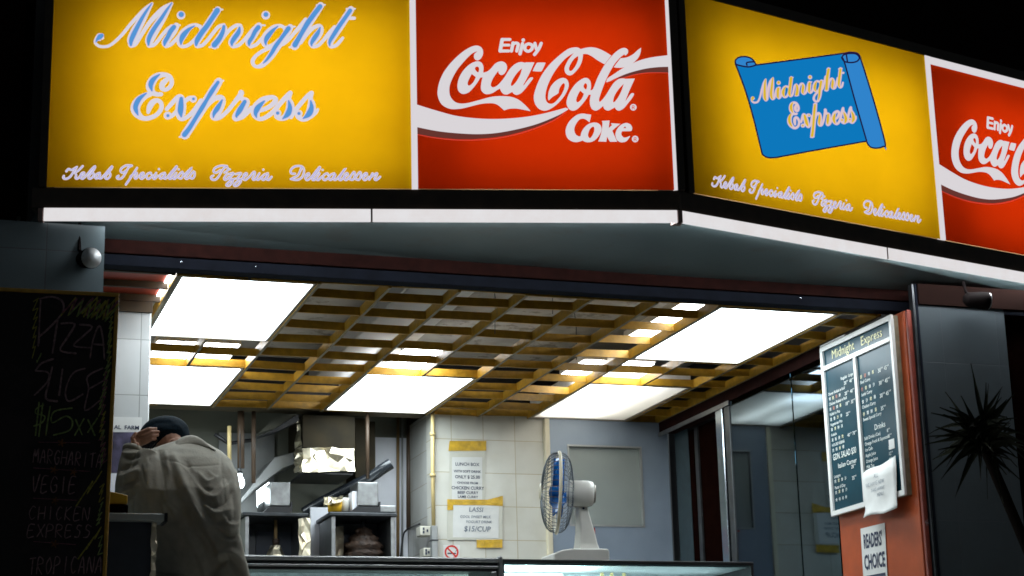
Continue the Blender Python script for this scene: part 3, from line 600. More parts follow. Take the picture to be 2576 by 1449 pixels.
# ---- blue scroll on the right-hand box
def fS(x, y, *c): return (2720+x/3.2203, 170+y/3.2203, *c)
CS = lambda pts: corner_curve([fS(*p) for p in pts])
SHEET = [(125,225,1),(350,240),(375,235,1),(1410,100,1),(1440,200),(1700,1140,1),(1690,1158,1),(700,1335),(600,1352),(500,1350),(455,1320),(435,1270),(330,850)]
LCURL = [(122,225,1),(120,180),(160,148),(230,138),(300,155),(345,190),(372,238,1),(290,258),(190,245)]
RCURL = [(1400,140,1),(1420,105),(1500,88),(1580,95),(1620,130),(1640,180,1),(1930,1180),(1900,1220),(1830,1240),(1760,1230),(1720,1190),(1705,1150,1),(1430,210)]
q = MB(); LIFT[0] = 0
filled([CS(SHEET)], mpR, .002, q); q.cur = 1; filled([CS(LCURL)], mpR, .003, q); filled([CS(RCURL)], mpR, .004, q); q.cur = 2
for pts in ([(125,225),(122,180),(165,145),(235,136),(305,153),(348,192),(372,236)], [(122,228),(200,250),(290,260),(372,238)], [(372,238),(900,168),(1420,98),(1500,84),(1580,92),(1620,125),(1640,180)],
            [(1640,180),(1720,430),(1830,800),(1930,1180),(1905,1222),(1830,1242),(1760,1232),(1722,1195),(1705,1155)], [(125,230),(240,540),(340,880),(435,1270),(455,1322),(510,1354),(600,1356),(700,1338),(1150,1255),(1702,1158)],
            [(1405,150),(1440,210),(1560,650),(1705,1150)], [(1405,150),(1430,115),(1500,98),(1580,105),(1618,150),(1590,192),(1520,208),(1440,195),(1405,150)], [(1462,115),(1475,200)], [(262,240),(262,208),(345,198)]):
    stroke(q, [fS(p[0], p[1], 5.6) for p in pts], mpR, lift=.005)
q.build('scroll', ['scroll', 'scroll2', 'scroline'], boxR)
def affine(src, dst):
    m = Matrix(((src[0][0], src[0][1], 1), (src[1][0], src[1][1], 1), (src[2][0], src[2][1], 1))).inverted()
    a = m @ Vector([d[0] for d in dst]); c = m @ Vector([d[1] for d in dst])
    return lambda x, y: (a[0]*x+a[1]*y+a[2], c[0]*x+c[1]*y+c[2])
fm = affine([(374.3, 139), (1328.7, 68.5), (961.3, 252)], [(2822.5, 368.7), (3163, 273), (3061.6, 382)])
fe = affine([(492.5, 397.5), (1190.2, 410.8), (690.1, 512.6)], [(2954.5, 455.7), (3209.1, 437.1), (3046.1, 513)])
q = MB(); LIFT[0] = 0; q2 = MB()
for wset, bset, ff in ((MID_W, MID_B, fm), (EX_W, EX_B, fe)):
    k = .42
    for s in wset: stroke(q, [(*ff(p[0], p[1]), p[2]*k) for p in s], mpR, grow=1.6, lift=.006, n=4)
    q2.cur = 0
    for s in wset: stroke(q2, [(*ff(p[0], p[1]), p[2]*k) for p in s], mpR, grow=.2, lift=.010, n=4)
    q2.cur = 1
    for s in bset: stroke(q2, [(*ff(p[0], p[1]), p[2]*k) for p in s], mpR, grow=1.3, lift=.016, n=4)
q.build('name_lettering', 'signlilac', boxR); q2.build('name_lettering', ['scropink', 'scroyel'], boxR)

# ------------------------------------------------------------------ shop shell
def wallthing(name, label, cat, m, boxes, kind=None):
    q = MB()
    for b_ in boxes: q.box(*b_)
    o = q.build(name, m); tag(o, label, cat)
    return o
# lintel across the opening
lx0, lx1 = PL.x-.1, PRE.x
t = thing('lintel', 'dark red lintel beam across the shop opening under the grey canopy', 'lintel', (3, Y0, CE))
q = MB(); q.box(lx0, lx1, Y0-.012, Y0+.09, CE+.058, SOF+.02); q.build('upper_board', 'lintel', t, .004)
q = MB(); q.box(lx0, lx1, Y0+.004, Y0+.085, CE+.004, CE+.056); q.build('shutter_channel', 'lintelnavy', t, .004)
q = MB()
for px, py in ((457, 657), (645, 668), (2017, 748)):
    p = aty(px, py, Y0-.012); q.ell((p.x, Y0+.002, p.z if p.z < CE+.054 else CE+.05), (.007, .006, .007), n=10, m=6)
q.build('bolt', 'chrome', t)
# grille ceiling
gx = [v*U for v in (.522, .666, .81, .959, 1.108, 1.257, 1.406, 1.555, 1.704, 1.853, 2.002, 2.098)]
gy = [v*U for v in (3.645, 3.76, 3.89, 4.035, 4.182, 4.328, 4.468, 4.60, 4.725, 4.85, 4.955)]
gr = thing('ceiling_grille', 'open timber grille ceiling of amber slats above the counter', 'ceiling grille', (3, 9.8, CE))
skip = {1: [(4, 6)], 5: [(0, 6)], 9: [(4, 6)]}
jb = .0075
for i, x in enumerate(gx):
    for a, e in skip.get(i, [(0, 10)]):
        q = MB(); j = random.uniform(-.002, .002)
        g0 = gy[a]-.012
        q.hexa([(x-jb+j, g0, CE-.004), (x+jb+j, g0, CE-.004), (x+jb, gy[e]+.01, CE-.004), (x-jb, gy[e]+.01, CE-.004)], (0, 0, .052)); q.cur = 1; q.quad((x-jb-.0004+j, gy[a]-.01, CE-.0045), (x+jb+.0004+j, gy[a]-.01, CE-.0045), (x+jb+.0004, gy[e]+.01, CE-.0045), (x-jb-.0004, gy[e]+.01, CE-.0045)); q.build('joist', ['wood', 'woodd'], gr)  # joist underside faced in a greyer wood colour
segs = {0: [(0, 11)], 4: [(0, 11)], 5: [(0, 11)], 6: [(0, 11)], 10: [(0, 11)]}
for k in (1, 2, 3): segs[k] = [(2, 8), (10, 11)]
for k in (7, 8, 9): segs[k] = [(2, 4), (6, 8), (10, 11)]
for k, ss in segs.items():
    for a, e in ss:
        q = MB()
        for i in range(a, e):
            if k in (1, 2, 3) and i in (0, 1): continue
            y = gy[k]+random.uniform(-.010, .010); s_ = random.uniform(-.012, .012); z_ = random.uniform(-.002, .007); t_ = random.uniform(-.004, .004)
            q.hexa([(gx[i]+.0078, y-.006, CE+z_), (gx[i+1]-.0078, y-.006+s_, CE+z_+t_), (gx[i+1]-.0078, y-.006+s_, CE+.043+z_+t_), (gx[i]+.0078, y-.006, CE+.043+z_)], (0, .012, 0))
        q.build('slat', 'wood', gr)
q = MB()
for px, py in ((1245, 840), (1390, 790), (1450, 905), (1010, 880)):
    p = atz(px, py, CE+.02); q.tube([p, p+Vector((.01, .01, .2)), p+Vector((0, .02, .33))], .0022, 6)
q.build('hanger_wire', 'dsteel', gr)
# slab above, with its black edges
q = MB(); q.box(.6, 5.1, Y0+.1, YB+.1, 2.64, 2.74); structure(q.build('ceiling', 'slab'))
wallthing('plenum_wall', 'black boxing closing the gap above the grille at the back', 'wall', 'black', [(.6, 5.1, YB+.03, YB+.1, 2.36, 2.638)])
# ducts lying above the grille
tag(MB().box(2.42, 2.66, 8.5, 11.2, 2.43, 2.56).build('cable_tray', 'greysheet', None, .01), 'wide grey cable tray running above the timber grille', 'cable tray')
tag(MB().box(2.72, 2.80, 8.5, 11.2, 2.45, 2.52).build('cable_duct', 'boxwhite', None, .01), 'narrow pale cable duct above the timber grille', 'cable duct')
def ceiling_light(c0, c1, r0, r1, label, m):
    x0, x1, y0, y1 = gx[c0]+.012, gx[c1]-.012, gy[r0]+.014, gy[r1]-.014
    t = thing('ceiling_light', label, 'ceiling light', ((x0+x1)/2, (y0+y1)/2, CE), 'square white light panels in the grille ceiling')
    q = MB(); q.quad((x0+.012, y0+.012, CE+.006), (x1-.012, y0+.012, CE+.006), (x1-.012, y1-.012, CE+.006), (x0+.012, y1-.012, CE+.006)); q.build('diffuser', m, t)
    q = MB(); q.box(x0, x0+.012, y0, y1, CE, CE+.03); q.box(x1-.012, x1, y0, y1, CE, CE+.03); q.box(x0+.012, x1-.012, y0, y0+.012, CE, CE+.03); q.box(x0+.012, x1-.012, y1-.012, y1, CE, CE+.03); q.build('frame', 'lframe', t)
    hh = .12 if m == 'lampdim' else .038
    q = MB(); q.box(x0, x1, y0, y1, CE+hh, CE+hh+.006); q.box(x0, x0+.004, y0, y1, CE+.03, CE+hh); q.box(x1-.004, x1, y0, y1, CE+.03, CE+hh); q.box(x0+.004, x1-.004, y0, y0+.004, CE+.03, CE+hh); q.box(x0+.004, x1-.004, y1-.004, y1, CE+.03, CE+hh); hs_ = q.build('housing', 'boxwhite', t)
    if m == 'lampdim':
        for fx in (.13, .36):
            q = MB(); q.tube([(x0+fx, y0+.10, CE+.075), (x0+fx, y1-.10, CE+.075)], .013, 10); q.build('fluorescent_tube', 'dimtube', hs_)
ceiling_light(0, 2, 0, 4, 'large bright light panel at the front left of the grille ceiling', 'lampwhite')
ceiling_light(0, 2, 6, 10, 'bright light panel at the back left, partly behind the tiled pillar', 'lampwhite')
ceiling_light(4, 6, 6, 10, 'bright light panel in the middle of the back row above the tiled wall', 'lampwhite')
ceiling_light(8, 10, 0, 4, 'bright light panel at the front right near the menu board', 'lampwhite')
ceiling_light(8, 10, 6, 10, 'dimmer unevenly lit light panel above the grey door', 'lampdim')
ZB = 2.40
def batten(l, r_, tp, bt, label):
    """a bare lamp above the grille, sized from its sight lines: left, right, far and near edge"""
    x0, x1, y0, y1 = atz(*l, ZB).x, atz(*r_, ZB).x, atz(*tp, ZB).y, atz(*bt, ZB).y
    if y1 < y0: y0, y1 = y1, y0
    t = thing('batten_light', label, 'batten light', ((x0+x1)/2, (y0+y1)/2, ZB), 'bare fluorescent lights above the grille')
    q = MB(); q.box(x0-.01, x1+.01, y0-.01, y1+.01, ZB+.012, ZB+.05); q.build('housing', 'boxwhite', t)
    q = MB(); q.box(x0, x1, y0, y1, ZB, ZB+.0115); q.build('lamp', 'batten', t)
batten((385, 886), (585, 892), (480, 866), (480, 906), 'bare lamp glimpsed through the grille between the two left light panels')
batten((968, 928), (1088, 925), (1050, 884), (1010, 938), 'broad bare lamp glimpsed through the grille in front of the middle back light panel')
batten((930, 922), (941, 922), (965, 890), (850, 985), 'narrow bare lamp beside the middle back light panel, shining through the slats')
batten((1440, 930), (1492, 930), (1480, 910), (1450, 948), 'bare lamp glimpsed through the grille left of the dim light panel')
batten((1512, 933), (1612, 935), (1580, 913), (1540, 952), 'bare lamp glimpsed through the grille in front of the dim light panel')
batten((1700, 779), (1778, 779), (1745, 763), (1610, 857), 'bare lamp shining through the slats left of the front right light panel')
# red ceiling board and timber edge at the far left
t = thing('ceiling_board', 'red painted ceiling board with timber battens beside the front left light panel', 'ceiling board', (.95, 8.6, CE))
q = MB(); q.box(.70, gx[0]-.03, gy[0]+.01, gy[2]+.3, CE+.034, CE+.04); q.build('board', 'redboard', t)
q = MB()
for y in (gy[0]-.002, gy[1]-.005, gy[1]+.245): q.box(.70, gx[0]-.012, y-.008, y+.012, CE+.001, CE+.033)
q.build('batten', 'darkwood', t)
q = MB(); q.box(gx[0]-.028, gx[0]-.012, gy[0]+.03, gy[2], CE+.028, CE+.033); q.build('lamp_slit', 'batten', t)
# pillar of grey tiles and the front pier
p0, p1 = aty(378, 900, 8.88), aty(262, 650, 8.02)
pil = thing('tiled_pillar', 'pale grey tiled pillar behind the chalkboard', 'pillar', (p0.x-.25, 9.1, GROUND))
q = MB(); q.box(p0.x-.62, p0.x, 8.88, 9.4, GROUND, CE-.006); q.build('tiled_face', 'tilepil', pil, .006)
q = MB(); q.box(p0.x-.62, p0.x+.005, 8.868, 8.879, CE-.06, CE-.007); q.build('timber_trim', 'darkwood', pil)
tag(MB().box(-3.5, p1.x, 8.02, 8.5, GROUND, SOF-.002).build('front_pier', 'tilefront'), 'dim grey tiled wall pier behind the chalkboard, left of the opening', 'wall')
q = MB(); q.box(.3, .5, 8.6, 13, GROUND, 2.6); tag(q.build('left_wall', 'kwall'), 'plain wall closing the left side of the shop', 'wall')

# ------------------------------------------------------------------ back wall, door, right-hand wall
xc = aty(1090, 1200, YB).x; xd = aty(1371, 1200, YB).x
tag(MB().box(xc, xd, YB, YB+.15, GROUND, 2.335).build('tiled_wall', 'tileback'), 'white tiled back wall with taped notices', 'wall')
tag(MB().box(xc, xc+.12, YB+.151, YK+.1, GROUND, 2.335).build('side_wall', 'tileside'), 'grey tiled side wall running back into the kitchen', 'wall')
dr = thing('back_door', 'blue grey door with a square window panel behind the fan', 'door', ((xd+XW)/2, YB, GROUND))
q = MB(); wx0, wx1 = aty(1430, 1220, YB-.03).x, aty(1618, 1220, YB-.03).x; wz1, wz0 = aty(1525, 1121, YB-.03).z, aty(1525, 1325, YB-.03).z
ztop = CE-.004
q.box(xd+.03, wx0, YB-.03, YB+.02, GROUND, ztop); q.box(wx1, XW+.055, YB-.03, YB+.02, GROUND, ztop); q.box(wx0, wx1, YB-.03, YB+.02, GROUND, wz0); q.box(wx0, wx1, YB-.03, YB+.02, wz1, ztop)
q.build('door_leaf', 'door', dr)
q = MB(); q.box(wx0, wx1, YB-.008, YB+.01, wz0, wz1); wp = q.build('window_pane', 'doorwin', dr)
q = MB(); s_ = .012
q.box(wx0, wx0+s_, YB-.034, YB-.009, wz0, wz1); q.box(wx1-s_, wx1, YB-.034, YB-.009, wz0, wz1); q.box(wx0+s_, wx1-s_, YB-.034, YB-.009, wz0, wz0+s_); q.box(wx0+s_, wx1-s_, YB-.034, YB-.009, wz1-s_, wz1)
q.build('window_bead', 'greysheet', wp)
q = MB(); q.box(xd-.004, xd+.029, YB-.04, YB+.02, GROUND, ztop); q.build('door_jamb', 'cream', dr, .004)
q = MB()
a, b = aty(1487, 1327, YB-.033), aty(1499, 1388, YB-.033)
for bx in ((a.x-.03, b.x, a.z-.012, a.z), (b.x-.012, b.x, b.z, a.z), (a.x-.012, a.x-.0, b.z, a.z-.02)): q.box(bx[0], bx[1], YB-.0335, YB-.031, bx[2], bx[3])
tag(q.build('sticker', 'redink'), 'small red and white sticker on the door behind the fan neck', 'sticker')
rw = thing('right_wall', 'dark right-hand wall of the shop with a narrow doorway', 'wall', (XW+.2, 9.7, GROUND))
q = MB(); q.box(XW+.12, XW+.3, 8.3, YB+.1, GROUND, 2.63); q.build('core', 'black', rw)
q = MB(); ya_, yb_ = atx(1735, 1200, XW+.10).y, atx(1702, 1200, XW+.10).y; q.box(XW+.10, XW+.119, ya_, yb_, GROUND, 2.22); q.build('grey_lining', 'lining', rw)
q = MB(); q.box(XW+.104, XW+.118, 10.46, ya_-.002, GROUND, 2.2); q.build('dark_door', 'darkred', rw)
q = MB(); yc_ = atx(1753, 1200, XW+.09).y; q.box(XW+.09, XW+.102, yc_-.04, yc_+.01, GROUND, 2.2); q.build('door_edge', 'dsteel', rw)
q = MB(); q.box(XW-.004, XW+.119, 8.98, YB-.035, 2.225, CE-.006); q.build('header', 'lintel', rw)
q = MB(); q.box(XW-.012, XW-.0045, 10.26, YB-.035, 2.20, 2.226); q.build('header_trim', 'steel', rw)
q = MB(); q.box(XW-.012, XW+.02, 10.36, 10.455, GROUND, 2.199); q.build('chrome_frame', 'chrome', rw, .005)
q = MB(); q.box(XW-.004, XW+.02, 10.27, 10.345, GROUND, 2.199); q.build('chrome_strip', 'dsteel', rw, .005)
for y0, y1, lb in ((9.435, 10.255, 'tall dark mirror panel beside the chrome door frame'), (8.985, 9.425, 'tall dark mirror panel next to the menu board')):
    q = MB(); q.box(XW, XW+.015, y0, y1, GROUND, 2.222); tag(q.build('mirror', 'mirror', None, .003), lb, 'mirror', 'dark mirror panels on the right-hand wall')
ow = thing('orange_wall', 'orange painted wall end with peeling paint under the menu board', 'wall', (XW+.05, 8.5, GROUND))
q = MB(); q.box(XW-.004, XW+.118, 8.14, 8.97, GROUND, CE-.03); q.build('painted_face', 'orange', ow, .006)
q = MB(); q.box(XW+.002, XW+.030, 8.115, 8.139, GROUND, CE-.03); q.build('front_edge', 'peel', ow, .008)
q = MB(); q.box(XW+.032, XW+.046, 8.10, 8.139, GROUND, SOF-.002); q.build('metal_trim', 'dsteel', ow, .003)
q = MB(); q.box(XW+.048, XW+.060, 8.10, 8.139, GROUND, SOF-.002); q.build('edge_bead', 'lintelnavy', ow)
tx1 = aty(2560, 1200, 8.12).x
tag(MB().box(XW+.0615, tx1, 8.105, 8.139, GROUND, SOF-.11).build('front_wall', 'tiledark'), 'dark tiled front wall behind the spiky plant', 'wall')
tag(MB().box(XW+.0615, PRE.x+.6, 8.09, 8.139, SOF-.109, SOF-.003).build('wall_beam', 'facade'), 'dark beam above the tiled front wall at the right', 'beam')
tag(MB().box(tx1+.002, PRE.x+.6, 8.2, 8.3, GROUND, SOF-.11).build('red_door', 'darkred'), 'dark red door edge at the far right', 'door')

# ------------------------------------------------------------------ menu board
mb_ = thing('menu_board', 'white framed dark green menu board headed Midnight Express on the orange wall', 'menu board', (XW-.02, 8.64, 1.36))
XM = XW-.034
ca_, cb_, cc_, cd_ = [atx(*c_, XM) for c_ in ((2070, 870), (2247, 796), (2094, 1296), (2283, 1251))]
yl, yr, zb, zt = (ca_.y+cc_.y)/2, (cb_.y+cd_.y)/2, (cc_.z+cd_.z)/2, (ca_.z+cb_.z)/2
mw, mh = yl-yr, zt-zb
def mpM(x, y, lf=0.): return Vector((XM-lf, yl-x, zb+y))
q = MB(); q.box(XM+.001, XW-.005, yr+.004, yl-.004, zb+.004, zt-.004); q.build('backboard', 'woodd', mb_)
f = .026; hz = mh-.135
q = MB()
def bar(x0, x1, y0, y1): q.hexa([mpM(x0, y0, .0), mpM(x1, y0, .0), mpM(x1, y1, .0), mpM(x0, y1, .0)], (-.016, 0, 0))
bar(0, mw, 0, f); bar(0, mw, mh-f, mh); bar(0, f, f, mh-f); bar(mw-f, mw, f, mh-f); bar(f, mw-f, hz, hz+f); bar(mw*.46, mw*.46+f, f, hz)
q.build('frame', 'boardwhite', mb_, .003)
q = MB(); q.quad(mpM(f, f, .003), mpM(mw-f, f, .003), mpM(mw-f, mh-f, .003), mpM(f, mh-f, .003)); lp_ = q.build('letter_panel', 'boardgreen', mb_)
q = MB(); LIFT[0] = 0
text(q, 'Midnight', mw*.47, hz+f+.022, .05, mpM, lift=.005, align='RIGHT', sx=1.05); q.build('heading', 'chalky', lp_)
q = MB(); text(q, 'Express', mw*.56, hz+f+.022, .05, mpM, lift=.005, sx=1.05); q.build('heading', 'chalky', lp_)
q = MB(); LIFT[0] = 0
ya = hz-.14
L1 = [('Doner Kebab in Roll', 'ORIENT', '20°°  40°°'), ('Chicken Kebab in Roll', 'POULET', '20°°  40°°'), ('Falafel in Pita', 'SIX', '18°°  35°°'), ('Vegetarian Pita', '', '25°°'), ('Kebabs', 'MIX', ''), ('HOUSE KEBAB', 'MIXED', '40°° 70°°')]
cj = '烤肉捲餅雞肉素食沙律薄餅湯飯'
text(q, 'Regular  Large', mw*.25, hz-.085, .017, mpM, lift=.005)
for i, (e_, c_, pr) in enumerate(L1):
    y = ya-i*.056
    text(q, e_, f+.02, y, .016, mpM, lift=.005, bold=.0); text(q, pr, mw*.29, y+.022, .019, mpM, lift=.005, bold=.0)
    q.cur = 0
    for k in range(4): text(q, cj[(i*3+k) % 14], f+.022+k*.038, y-.028, .015, mpM, lift=.005, bold=.0); q.cur = 2 if (k+i) % 3 == 0 else (1 if (k+i) % 7 == 1 else 0)
    q.cur = 0
text(q, 'GDN. SALAD $30', f+.025, .295, .034, mpM, lift=.006, sx=.72, bold=.005); text(q, 'Italian Corner', mw*.13, .245, .026, mpM, lift=.006, bold=.005)
for y, e_, pr in ((.20, 'Lasagne', '28°°'), (.14, 'Pasta of Day', '35°°')):
    text(q, e_, f+.02, y, .017, mpM, lift=.005, bold=.0); text(q, pr, mw*.31, y+.02, .02, mpM, lift=.005, bold=.0)
    for k in range(4): q.cur = 2 if k % 3 == 1 else 0; text(q, cj[(k+5) % 14], f+.022+k*.038, y-.026, .015, mpM, lift=.005)
    q.cur = 0
for k in range(4): text(q, cj[k], f+.022+k*.036, .075, .014, mpM, lift=.005)
q.build('letters', ['chalkink', 'chalkr', 'chalky'], lp_)
q = MB(); LIFT[0] = 0; x2 = mw*.46+f+.018
for i, (e_, pr) in enumerate([('Beef Curry', '30°° 45°°'), ('Lamb Curry', '30°° 45°°'), ('Chicken Curry', '30°° 45°°'), ('Sweet Special Curry', '35°°')]):
    y = hz-.15-i*.066
    text(q, e_, x2, y, .017, mpM, lift=.005, bold=.0); text(q, pr, mw*.76, y+.02, .022, mpM, lift=.005, bold=.0)
    for k in range(4): q.cur = 2 if (k*2+i) % 3 == 0 else (1 if (k+i) % 6 == 1 else 0); text(q, cj[(i*2+k+3) % 14], x2+.002+k*.042, y+.028, .016, mpM, lift=.005)
    q.cur = 0
text(q, 'Drinks', mw*.66, .375, .03, mpM, lift=.005, bold=.0)
for i, (e_, pr) in enumerate([('Soft Drinks (Can)', '8°°'), ('Orange Fresh & Squeezed', '15°°'), ('Ice Cafe', ''), ('Apple Juice', '12°°'), ('Orange Juice', '12°°'), ('Milk Tea', '8°°'), ('CHESTELLA', '10°°'), ('APPLE JUICE', '12°°'), ('MINERAL WATER', '8°°')]):
    y = .342-i*.030
    text(q, e_, x2, y, .018 if i < 6 else .024, mpM, lift=.005, bold=.0, sx=.95); text(q, pr, mw*.82, y, .018, mpM, lift=.005)
q.build('letters', ['chalkink', 'chalkr', 'chalky'], lp_)
q = MB(); q.hexa([mpM(mw*.83, .25, .0045), mpM(mw*.90, .25, .0045), mpM(mw*.90, .30, .0045), mpM(mw*.83, .30, .0045)], (-.001, 0, 0)); q.build('price_patch', 'paper', mb_)
# curled hand-written note hanging off the menu board
q = MB(); cols = []
prof2 = [(0, .172, .0165), (0, .13, .018), (.001, .08, .019), (.002, .02, .021), (.003, 0, .023), (.008, -.025, .028), (.013, -.045, .035), (.016, -.062, .040)]
nx = 8
for i, (dx, y, lf) in enumerate(prof2):
    cols.append([mpM(mw*.49+dx+(mw*.43)*k/nx, y+.006*math.sin(k*.9)+(.004*k if i == 0 else 0), lf+.004*math.sin(k*1.3+i)) for k in range(nx+1)])
vs = [p for c in cols for p in c]
q.add(vs, [(i*(nx+1)+k, i*(nx+1)+k+1, (i+1)*(nx+1)+k+1, (i+1)*(nx+1)+k) for i in range(len(cols)-1) for k in range(nx)], True)
nt = q.build('paper_note', 'paper'); tag(nt, 'curled handwritten paper note taped over the bottom of the menu board', 'note')
so = nt.modifiers.new('thick', 'SOLIDIFY'); so.thickness = .0008
q = MB(); LIFT[0] = 0
for s_, x, y, h in (('ALL', .12, .128, .02), ('WE HAVE NEW', .03, .092, .02), ('TAKE AWAY', .08, .06, .018), ('MENU', .14, .03, .018)): text(q, s_, mw*.49+x, y, h, mpM, lift=.0255, shear=.2)
q.build('handwriting', 'inkgrey', nt)
def mpO(px, py, lf=0.): return atx(px, py, XW-.005-lf)
a = [mpO(2166, 1330), mpO(2227, 1315), mpO(2236, 1500), mpO(2176, 1500)]
q = MB(); q.hexa([p+Vector((-.002, 0, 0)) for p in a], (-.0015, 0, 0)); ps = q.build('poster_strip', 'paper'); tag(ps, 'white poster strip reading Readers Choice on the orange wall', 'poster')
def mpQ(x, y, lf=0.): return Vector((XW-.0088-lf, a[0].y-.01-x, a[0].z-.02+y-x*.02))
q = MB(); LIFT[0] = 0; pw = a[0].y-a[1].y
text(q, "READERS'", pw*.44, -.085, .072, mpQ, lift=.001, align='CENTER', bold=.03, sx=.46); text(q, 'CHOICE', pw*.45, -.195, .075, mpQ, lift=.001, align='CENTER', bold=.03, sx=.56)
q.hexa([mpQ(.02, -.245, .001), mpQ(pw-.04, -.245, .001), mpQ(pw-.04, -.228, .001), mpQ(.02, -.228, .001)], (-.0005, 0, 0))
for k in range(5): text(q, 'Best kebab in town', .03, -.29-k*.03, .013, mpQ, lift=.001) if k < 0 else None
q.build('lettering', 'ink', ps)
q = MB(); q.hexa([mpM(-.0, mh+.004, 0), mpM(mw*.36, mh+.004, 0), mpM(mw*.36, mh+.012, 0), mpM(0, mh+.012, 0)], (-.012, 0, 0))
tag(q.build('white_trim', 'boardwhite'), 'short white batten lying along the top of the menu board', 'batten')

# ------------------------------------------------------------------ notices on the tiled wall
def mpB(px, py, lf=0.): return aty(px, py, YB-.002-lf)
def wframe(px, py): p = mpB(px, py); return lambda x, y, lf=0.: Vector((p.x+x, YB-.002-lf, p.z+y))
def sheet(mb, pts, lf, th=.0012): return mb.hexa([mpB(x, y, lf) for x, y in pts], (0, -th, 0))
n1 = thing('lunch_notice', 'taller printed lunch box notice in a plastic sleeve taped to the tiles', 'notice', mpB(1174, 1250))
q = MB(); sheet(q, [(1131, 1134), (1221, 1132), (1219, 1262), (1130, 1262)], .001); q.build('sleeve', 'sleeve', n1)
q = MB(); sheet(q, [(1137, 1150), (1213, 1150), (1213, 1260), (1137, 1260)], .0025); q.build('sheet', 'paper', n1)
q = MB(); q.hexa([mpB(1131, 1109, .004), mpB(1223, 1109, .004), mpB(1223, 1134, .004), mpB(1128, 1134, .004)], (0, -.001, 0)); q.build('tape', 'tape', n1)
q = MB(); LIFT[0] = 0; fr = wframe(1175, 1172)
for s_, dy, h in (('LUNCH BOX', 0, .021), ('WITH SOFT DRINK', -.044, .016), ('ONLY $ 25.00', -.082, .021), ('CHOOSE FROM', -.118, .015), ('CHICKEN CURRY', -.153, .021), ('BEEF CURRY', -.182, .019), ('LAMB CURRY', -.208, .017)): text(q, s_, 0, dy, h, fr, lift=.0045, align='CENTER', bold=.02, sx=.95)
q.build('print', 'ink', n1)
n2 = thing('lassi_notice', 'wider handwritten lassi notice taped below the lunch notice', 'notice', mpB(1195, 1330))
q = MB(); sheet(q, [(1127, 1262), (1264, 1256), (1264, 1358), (1125, 1358)], .006); q.build('sleeve', 'sleeve', n2)
q = MB(); sheet(q, [(1140, 1271), (1255, 1271), (1254, 1354), (1139, 1352)], .0075); q.build('sheet', 'paper', n2)
q = MB(); sheet(q, [(1125, 1255), (1230, 1257), (1245, 1248), (1265, 1247), (1265, 1274), (1141, 1270), (1140, 1282), (1125, 1282)][:0] or [(1125, 1256), (1226, 1257), (1226, 1271), (1125, 1270)], .009); sheet(q, [(1226.2, 1257), (1265, 1247), (1265, 1273), (1226.2, 1271)], .009)
sheet(q, [(1125, 1270.5), (1140, 1270.5), (1140, 1283), (1125, 1283)], .009); q.build('tape', 'tape', n2)
q = MB(); sheet(q, [(1199, 1358), (1264, 1357), (1264, 1378), (1199, 1378)], .009); q.build('tape', 'tape', n2)
q = MB(); LIFT[0] = 0; fr = wframe(1196, 1288)
for s_, x, dy, h in (('LASSI', 0, 0, .030), ('COOL SWEET MILK', -.005, -.040, .017), ('YOGURT DRINK', .018, -.072, .017), ('$15/CUP', .005, -.125, .034)): text(q, s_, x, dy, h, fr, lift=.0105, align='CENTER', bold=.008, shear=.15)
q.build('handwriting', 'inkgrey', n2)
ns = thing('no_smoking_sign', 'small no smoking sticker on the tiles beside the conduit', 'sticker', mpB(1136, 1388))
q = MB(); sheet(q, [(1115, 1371), (1157, 1371), (1157, 1410), (1115, 1410)], .001); q.build('plate', 'paper', ns)
q = MB(); LIFT[0] = 0
c0 = [(1136+15.5*math.cos(k*math.pi/12), 1389+15.5*math.sin(k*math.pi/12), 4.2) for k in range(25)]; stroke(q, c0, mpB, lift=.004, n=2); stroke(q, [(1125, 1378, 3.8), (1147, 1400, 3.8)], mpB, lift=.0042)
q.build('red_ring', 'redink', ns)
q = MB(); LIFT[0] = 0; stroke(q, [(1127, 1392, 3.2), (1146, 1392, 3.2)], mpB, lift=.003); stroke(q, [(1146, 1388, 1.2), (1149, 1382, 1.2), (1145, 1380, 1.2)], mpB, lift=.003); q.build('cigarette', 'ink', ns)
# conduit, sockets
q = MB(); q.tube([mpB(1088.5, 1040, .02), mpB(1088.5, 1180, .02), mpB(1090.5, 1325, .02)], .0125, 10)
for y in (1092, 1196): q.tube([mpB(1088.5, y-4, .02), mpB(1088.5, y+4, .02)], .019, 10)
tag(q.build('yellow_conduit', 'pipe_cream'), 'cream conduit pipe down the corner of the tiled wall', 'pipe')
t = thing('trunking_box', 'grey upright cable trunking below the cream conduit', 'trunking', mpB(1094, 1400))
q = MB(); pbox(q, (1087, 1322), (1102, 1430), YB-.05, .045); q.build('trunk', 'greysheet', t, .004)
q = MB(); pbox(q, (1086, 1357), (1103, 1360), YB-.054, .05); q.build('joint', 'dsteel', t)
for (a, b, lb) in (((1057, 1323), (1086, 1347), 'cream power socket beside the grey trunking'), ((1066, 1378), (1086, 1400), 'lower cream socket by the grey trunking, half hidden by the counter')):
    t = thing('socket', lb, 'socket', aty(a[0], b[1], YB+.05), 'cream sockets by the trunking')
    q = MB(); pbox(q, a, b, YB+.02, .1); sp_ = q.build('plate', 'socket', t, .004)
    q = MB()
    for dx, dy in ((.3, .3), (.3, .65), (.62, .5)): pp = aty(a[0]+(b[0]-a[0])*dx, a[1]+(b[1]-a[1])*dy, YB+.019); q.box(pp.x-.005, pp.x+.005, YB+.016, YB+.019, pp.z-.008, pp.z+.008)
    q.build('slot', 'ink', sp_)

